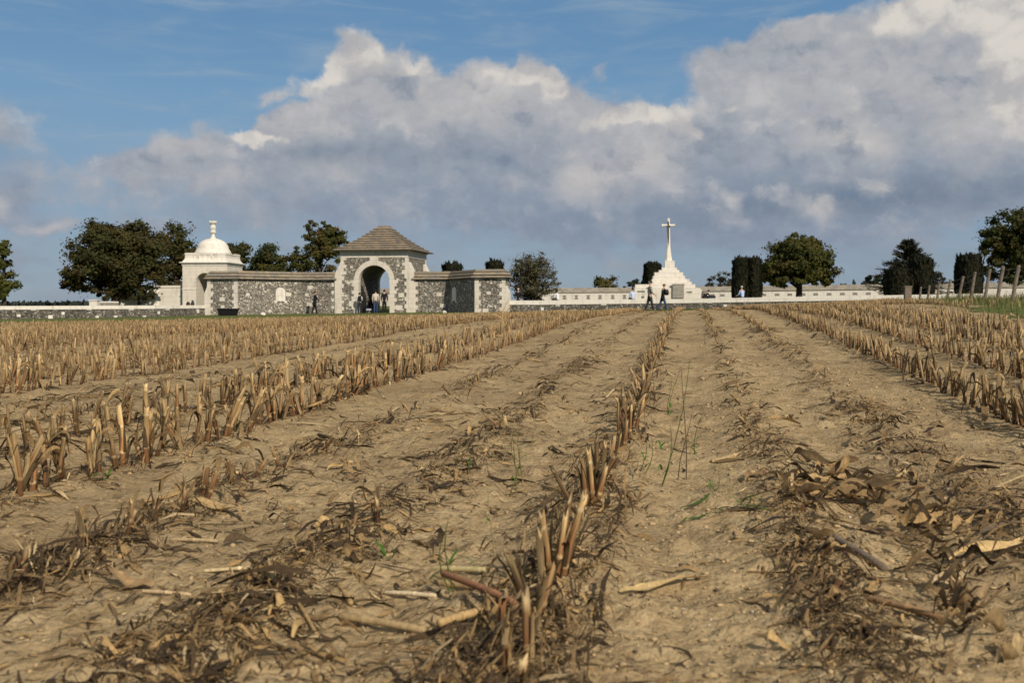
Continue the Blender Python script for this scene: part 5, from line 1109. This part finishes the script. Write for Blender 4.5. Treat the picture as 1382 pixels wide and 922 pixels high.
ST = [((458,838),(575,850),5.2,(.36,.27,.14),'thick pale maize stalk piece lying left of the near stubs',(0,0),(.3,)),((592,866),(664,840),6,(.33,.22,.10),'tan jointed stalk piece with raised cut end beside the nearest stub',(.02,.005),(.42,)),
 ((597,806),(694,858),4.5,(.25,.12,.06),'thin red brown stalk leaning across onto the nearest stub',(.06,.045),(.75,)),((520,800),(588,814),3,(.55,.45,.29),'thin whitish stalk splinter lying on soil',(0,.01),(.6,)),((566,786),(642,794),5,(.33,.24,.12),'tan stalk piece lying flat behind the whitish splinter',(0,0),(.5,)),
 ((584,766),(656,776),4,(.32,.26,.13),'slender tan stalk piece, farther of two lying behind the splinter',(0,0),(.4,)),((1172,822),(1278,848),4.5,(.26,.16,.08),'brown stick lying on bare soil below the right heap',(0,.01),(.5,)),((1195,770),(1120,742),6,(.14,.11,.08),'dark grey stalk piece at the foot of the heap',(0,0),(.6,)),
 ((275,777),(372,776),2.4,(.42,.33,.19),'thin pale straw lying across the left foreground soil',(0,0),(.5,)),((192,808),(258,812),2.5,(.52,.40,.24),'thin straw on soil at lower left',(0,0),(.5,)),((1105,660),(1150,652),4,(.42,.30,.15),'short tan stalk lying at the top of the heap',(.02,.02),(.5,)),
 ((960,622),(1020,615),3,(.40,.30,.16),'straw lying on soil right of the bare strip',(0,0),(.5,)),((165,905),(190,925),6,(.42,.30,.16),'pale stalk piece at the bottom edge left',(0,0),(.5,)),((1010,650),(1075,655),3,(.44,.33,.18),'thin straw by the furrow right of the bare strip',(0,0),(.5,))]
for a, b, r_, tone, lab, dz, nd in ST: stick_px(a, b, r_, tone, lab, dz, nd)
for i in range(46):
    py = 470+430*rng.random()**1.2; px = rng.uniform(0, 1382); L = rng.uniform(30, 95)*(py-390)/400; a = rng.normal()*.7; d = np.array([math.cos(a), .4*math.sin(a)])*L/2
    if abs(px-960) < 110: continue
    stick_px((px-d[0], py-d[1]), (px+d[0], py+d[1]), rng.uniform(1.5, 3.6)*(py-390)/400+.3, [TAN*.8, MID, PALE*.65, DRK*1.3][rng.integers(0, 4)], 'loose broken stalk piece lying on the soil between the stubble rows', (0, rng.random()*.01), (.5,), 'loose stalk pieces on the soil')
# hand placed stubs of the middle row, nearest first: base pixel, top pixel
MS = [((714,908),(708,800),'thick red brown stub with cut top, the nearest stub in the middle row'),((697,940),(712,874),'short thick stub with round cut face at the bottom edge'),((682,930),(684,850),'thin split stub left of the nearest thick stub'),
 ((742,792),(735,690),'slim upright stub standing behind the nearest one'),((750,795),(764,692),'stub leaning right in the clump behind the nearest one'),((760,792),(778,664),'tall pale frayed stub of the clump behind the nearest one'),
 ((792,690),(784,618),'left stub of the third clump along the middle row'),((800,690),(797,606),'middle stub of the third clump along the middle row'),((806,688),(818,628),'right leaning stub of the third clump along the middle row'),((842,610),(846,566),'pale stub of the fourth clump along the middle row')]
MS += [((735,800),(722,720),'frayed stub leaning left in the clump behind the nearest one'),((770,760),(772,700),'short stub at the far end of the second clump of the middle row'),((815,660),(812,600),'upright thin stub between the third and fourth clumps of the middle row'),
 ((828,640),(836,585),'right leaning thin stub between the third and fourth clumps'),((850,600),(852,545),'straight stub in the fourth clump of the middle row'),((858,585),(868,540),'right leaning stub in the fourth clump of the middle row'),((672,880),(678,800),'slender curved stub rising left of the nearest thick stub'),((726,850),(742,770),'thin stub leaning right just behind the nearest thick stub')]
for (a, b, lab) in MS:
    p0 = gp(min(a[0], 1380), a[1]); t = at(b[0], b[1], p0.y); h = (t-p0).length
    if lab.startswith('short thick'): t.y -= .05
    d = (t-p0).normalized(); o = place_stub(p0.x, p0.y, h, 0, 0, 0, 0, lab, 'middle row stubs', 'ms'); o.rotation_euler = d.to_track_quat('Z', 'Y').to_euler(); o.scale = (1.0, 1.0, h/(max(.07, round(h/.03)*.03)))
# ------------------------------------------------------------------ weeds and grass
def weed(base, tips, tone, label, r=.0024, leaves=3, name='weed_stem'):
    p0 = gp(*base); V, C, Fq = [], [], []; root = thing(name, label, 'weed', p0)
    mb = MB(); tone = np.array(tone)
    for (tx, ty) in tips:
        t = at(tx, ty, p0.y+random.uniform(-.05, .05)); pts = [p0.lerp(t, q_)+Vector((.02*math.sin(q_*3+tx), .01*math.cos(q_*4), 0)) for q_ in (0, .3, .6, .85, 1)]; pts = [q_-p0 for q_ in pts]; b0 = len(V)
        for j, q_ in enumerate(pts):
            rr_ = r*(1-.6*j/4)
            for k_ in range(4): a = k_*math.pi/2; V.append((q_.x+rr_*math.cos(a), q_.y+rr_*math.sin(a), q_.z)); C.append(tone*(.9+.2*random.random()))
        Fq += [(b0+j*4+k_, b0+j*4+(k_+1) % 4, b0+(j+1)*4+(k_+1) % 4, b0+(j+1)*4+k_) for j in range(4) for k_ in range(4)]
    me_ = np_mesh('stem', np.array(V), np.array(Fq), M['leaf'], root, True, np.array(C)); H_ = max(0.05, (pts[-1]).z)
    for l in range(leaves):
        V, C = [], []; a = random.uniform(0, 6.28); z0 = random.uniform(0, .5)*H_; L = random.uniform(.06, .16); wd = random.uniform(.003, .006)
        for j in range(6):
            t = j/5; o_ = L*t*.7; z = z0+L*(.8*t-.75*t*t); w_ = wd*(1-t**2*.9)
            for s in (-1, 1): V.append((o_*math.cos(a)-s*w_*math.sin(a), o_*math.sin(a)+s*w_*math.cos(a), max(z, .004)+.0015*abs(s))); C.append(tone*np.array([.75, 1.1, .7])*(.85+.3*random.random()))
        np_mesh('blade', np.array(V), np.array([(2*j, 2*j+1, 2*j+3, 2*j+2) for j in range(5)]), M['leaf'], root, True, np.array(C))
GRN, STR = (.085, .125, .030), (.36, .29, .15)
W_ = [((893,655),[(905,575),(930,485)],GRN,'tall green grass stem left on the bare strip'),((921,640),[(928,560),(925,500)],(.10,.07,.05),'dark thin stem standing right beside the tall green grass stem'),((660,748),[(668,648)],STR,'pale straw stem standing alone left of the middle row'),((676,645),[(690,560)],STR,'fine straw stem farther left of the middle row'),
 ((690,668),[(699,575),(697,600)],(.16,.16,.05),'grey green grass stem beside the fine straw stem'),((606,800),[(612,700),(600,720)],GRN,'green grass stem in the left of the near foreground'),((718,605),[(716,545)],STR,'short straw stem near the middle row'),((940,610),[(946,560)],GRN,'small green stem at right of the bare strip'),
 ((388,520),[(386,470)],(.06,.045,.03),'thin dark upright stem rising behind the left stubble row'),((953,470),[(952,448)],(.06,.045,.03),'short dark peg like stem far up the bare strip'),((145,655),[(142,640),(150,644)],GRN,'small green weed at foot of the front left stubble row'),((632,640),[(628,600)],GRN,'small green grass tuft in the trodden furrow')]
W_ += [((870,640),[(880,590),(866,600)],GRN,'small green tuft just right of the middle row stubs'),((905,560),[(915,500),(903,512)],GRN,'upright green grass tuft far up the bare strip'),((960,660),[(975,640),(950,642)],GRN,'tiny green weed above the lying green blades'),((1000,690),[(1012,665)],GRN,'tiny green sprig beside the dark right furrow'),((700,640),[(706,575),(694,590)],(.15,.16,.05),'loose grass tuft left of the middle row'),((520,760),[(528,735),(514,738)],GRN,'small green sprout left of the fallen stalk pieces')]
for b_, t_, tone, lab in W_: weed(b_, t_, tone, lab, leaves=4 if tone == GRN else 1)
for i, (a, b) in enumerate([((918,690),(965,672)),((920,704),(975,690)),((968,688),(1050,700))]):
    o = leaf_px(a, b, 7, (.06, .10, .022), ['short dark green grass blade lying on the bare strip, upper of three', 'green grass blade lying on the bare strip, lower of three', 'long thin green blade trailing right towards the dark furrow'][i], None, .012, .3, 900+i); o.name = 'grass_blade'; o.data.materials[0] = M['leaf']
def grass(n, px_fn, h0, h1, wd, pal, label, name, nblade=3):
    x, y = px_fn(n); n = len(x); z = gz(x, y); h = rng.uniform(h0, h1, n)*(.5+1.0*fbm(x*.9, y*.9, 3, 61)); a = rng.random(n)*6.28; ln = rng.uniform(.1, .6, n); pts = []
    for t in (0, .55, 1):
        for s in (-1, 1):
            w_ = wd*(1-.85*t); o_ = ln*h*t*t; pts.append(np.stack([x+o_*np.cos(a)-s*w_*np.sin(a), y+o_*np.sin(a)+s*w_*np.cos(a), z-.01+h*t*(1-.25*ln*t)], 1))
    V = np.stack(pts, 1).reshape(-1, 3); b0 = np.arange(n)[:, None]*6; Fq = np.concatenate([b0+np.array([[0, 1, 3, 2]]), b0+np.array([[2, 3, 5, 4]])])
    cc = np.array(pal)[rng.integers(0, len(pal), n)]*rng.uniform(.7, 1.3, n)[:, None]; o = np_mesh(name, V, Fq, M['leaf'], None, False, np.repeat(cc, 6, 0)); tag(o, label, 'grass', None, 'stuff')
def bank(n):
    y = rng.uniform(16, 60, n)**1.0; x = fence_line(y)+rng.normal(size=n)*1.5+.3; cl = fbm(x*.7, y*.35, 3, 71); k = (cl > .44) & ~((y > 40) & (y < 50) & (cl < .62)); return x[k], y[k]
grass(9000, bank, .10, .34, .008, [(.095,.105,.032),(.125,.13,.04),(.085,.098,.030),(.26,.21,.09),(.22,.18,.08),(.16,.15,.05)], 'rank green grass on the bank under the wire fence', 'bank_grass')
def vg_(n):
    x = rng.uniform(-40, 26, n); y = field_end(x)+rng.uniform(-.4, 1, n)*5.0; k = (np.abs(x/y) < .56); return x[k], y[k]
grass(26000, vg_, .05, .13, .012, [(.055,.095,.016),(.075,.115,.022),(.09,.12,.03)], 'short green verge grass along the cemetery walls', 'verge_grass')
# dead maize plants still standing up in the field
for (bx, by, tops_, lab) in [((680, 452), None, [(684,404),(676,418),(690,412),(668,424)], 'pale dry maize plant sticking up before the end of the right wing wall'), ((158, 492), None, [(148,464),(156,470),(164,478)], 'pale dry maize plant sticking up in the left field')] if False else [(680, 440, [(684,404),(676,416),(690,411),(668,424)], 'pale dry maize plant sticking up before the end of the right wing wall'), (160, 490, [(147,464),(155,468),(163,476)], 'pale dry maize plant sticking up in the left field')]:
    p0 = gp(bx, by); root = thing('dry_maize_plant', lab, 'maize plant', p0)
    for i, (tx, ty) in enumerate(tops_):
        t = at(tx, ty, p0.y)-p0; V, C = [], []; 
        for j in range(7):
            q_ = j/6; c_ = t*q_+Vector((0, 0, .04*math.sin(q_*3.1)))+Vector(((.06 if i % 2 else -.05)*math.sin(q_*4), 0, 0)); w_ = .022*(1-q_*q_*.8)
            for s in (-1, 1): V.append((c_.x+s*w_, c_.y+s*w_*.5, c_.z)); C.append(lerp(TAN, PALE, .4)*random.uniform(.8, 1.1))
        np_mesh('blade', np.array(V), np.array([(2*j, 2*j+1, 2*j+3, 2*j+2) for j in range(6)]), M['husk'], root, True, np.array(C))
for o in scene.objects:
    if o.parent is None and 'category' in o and 'kind' not in o: o['kind'] = 'thing'
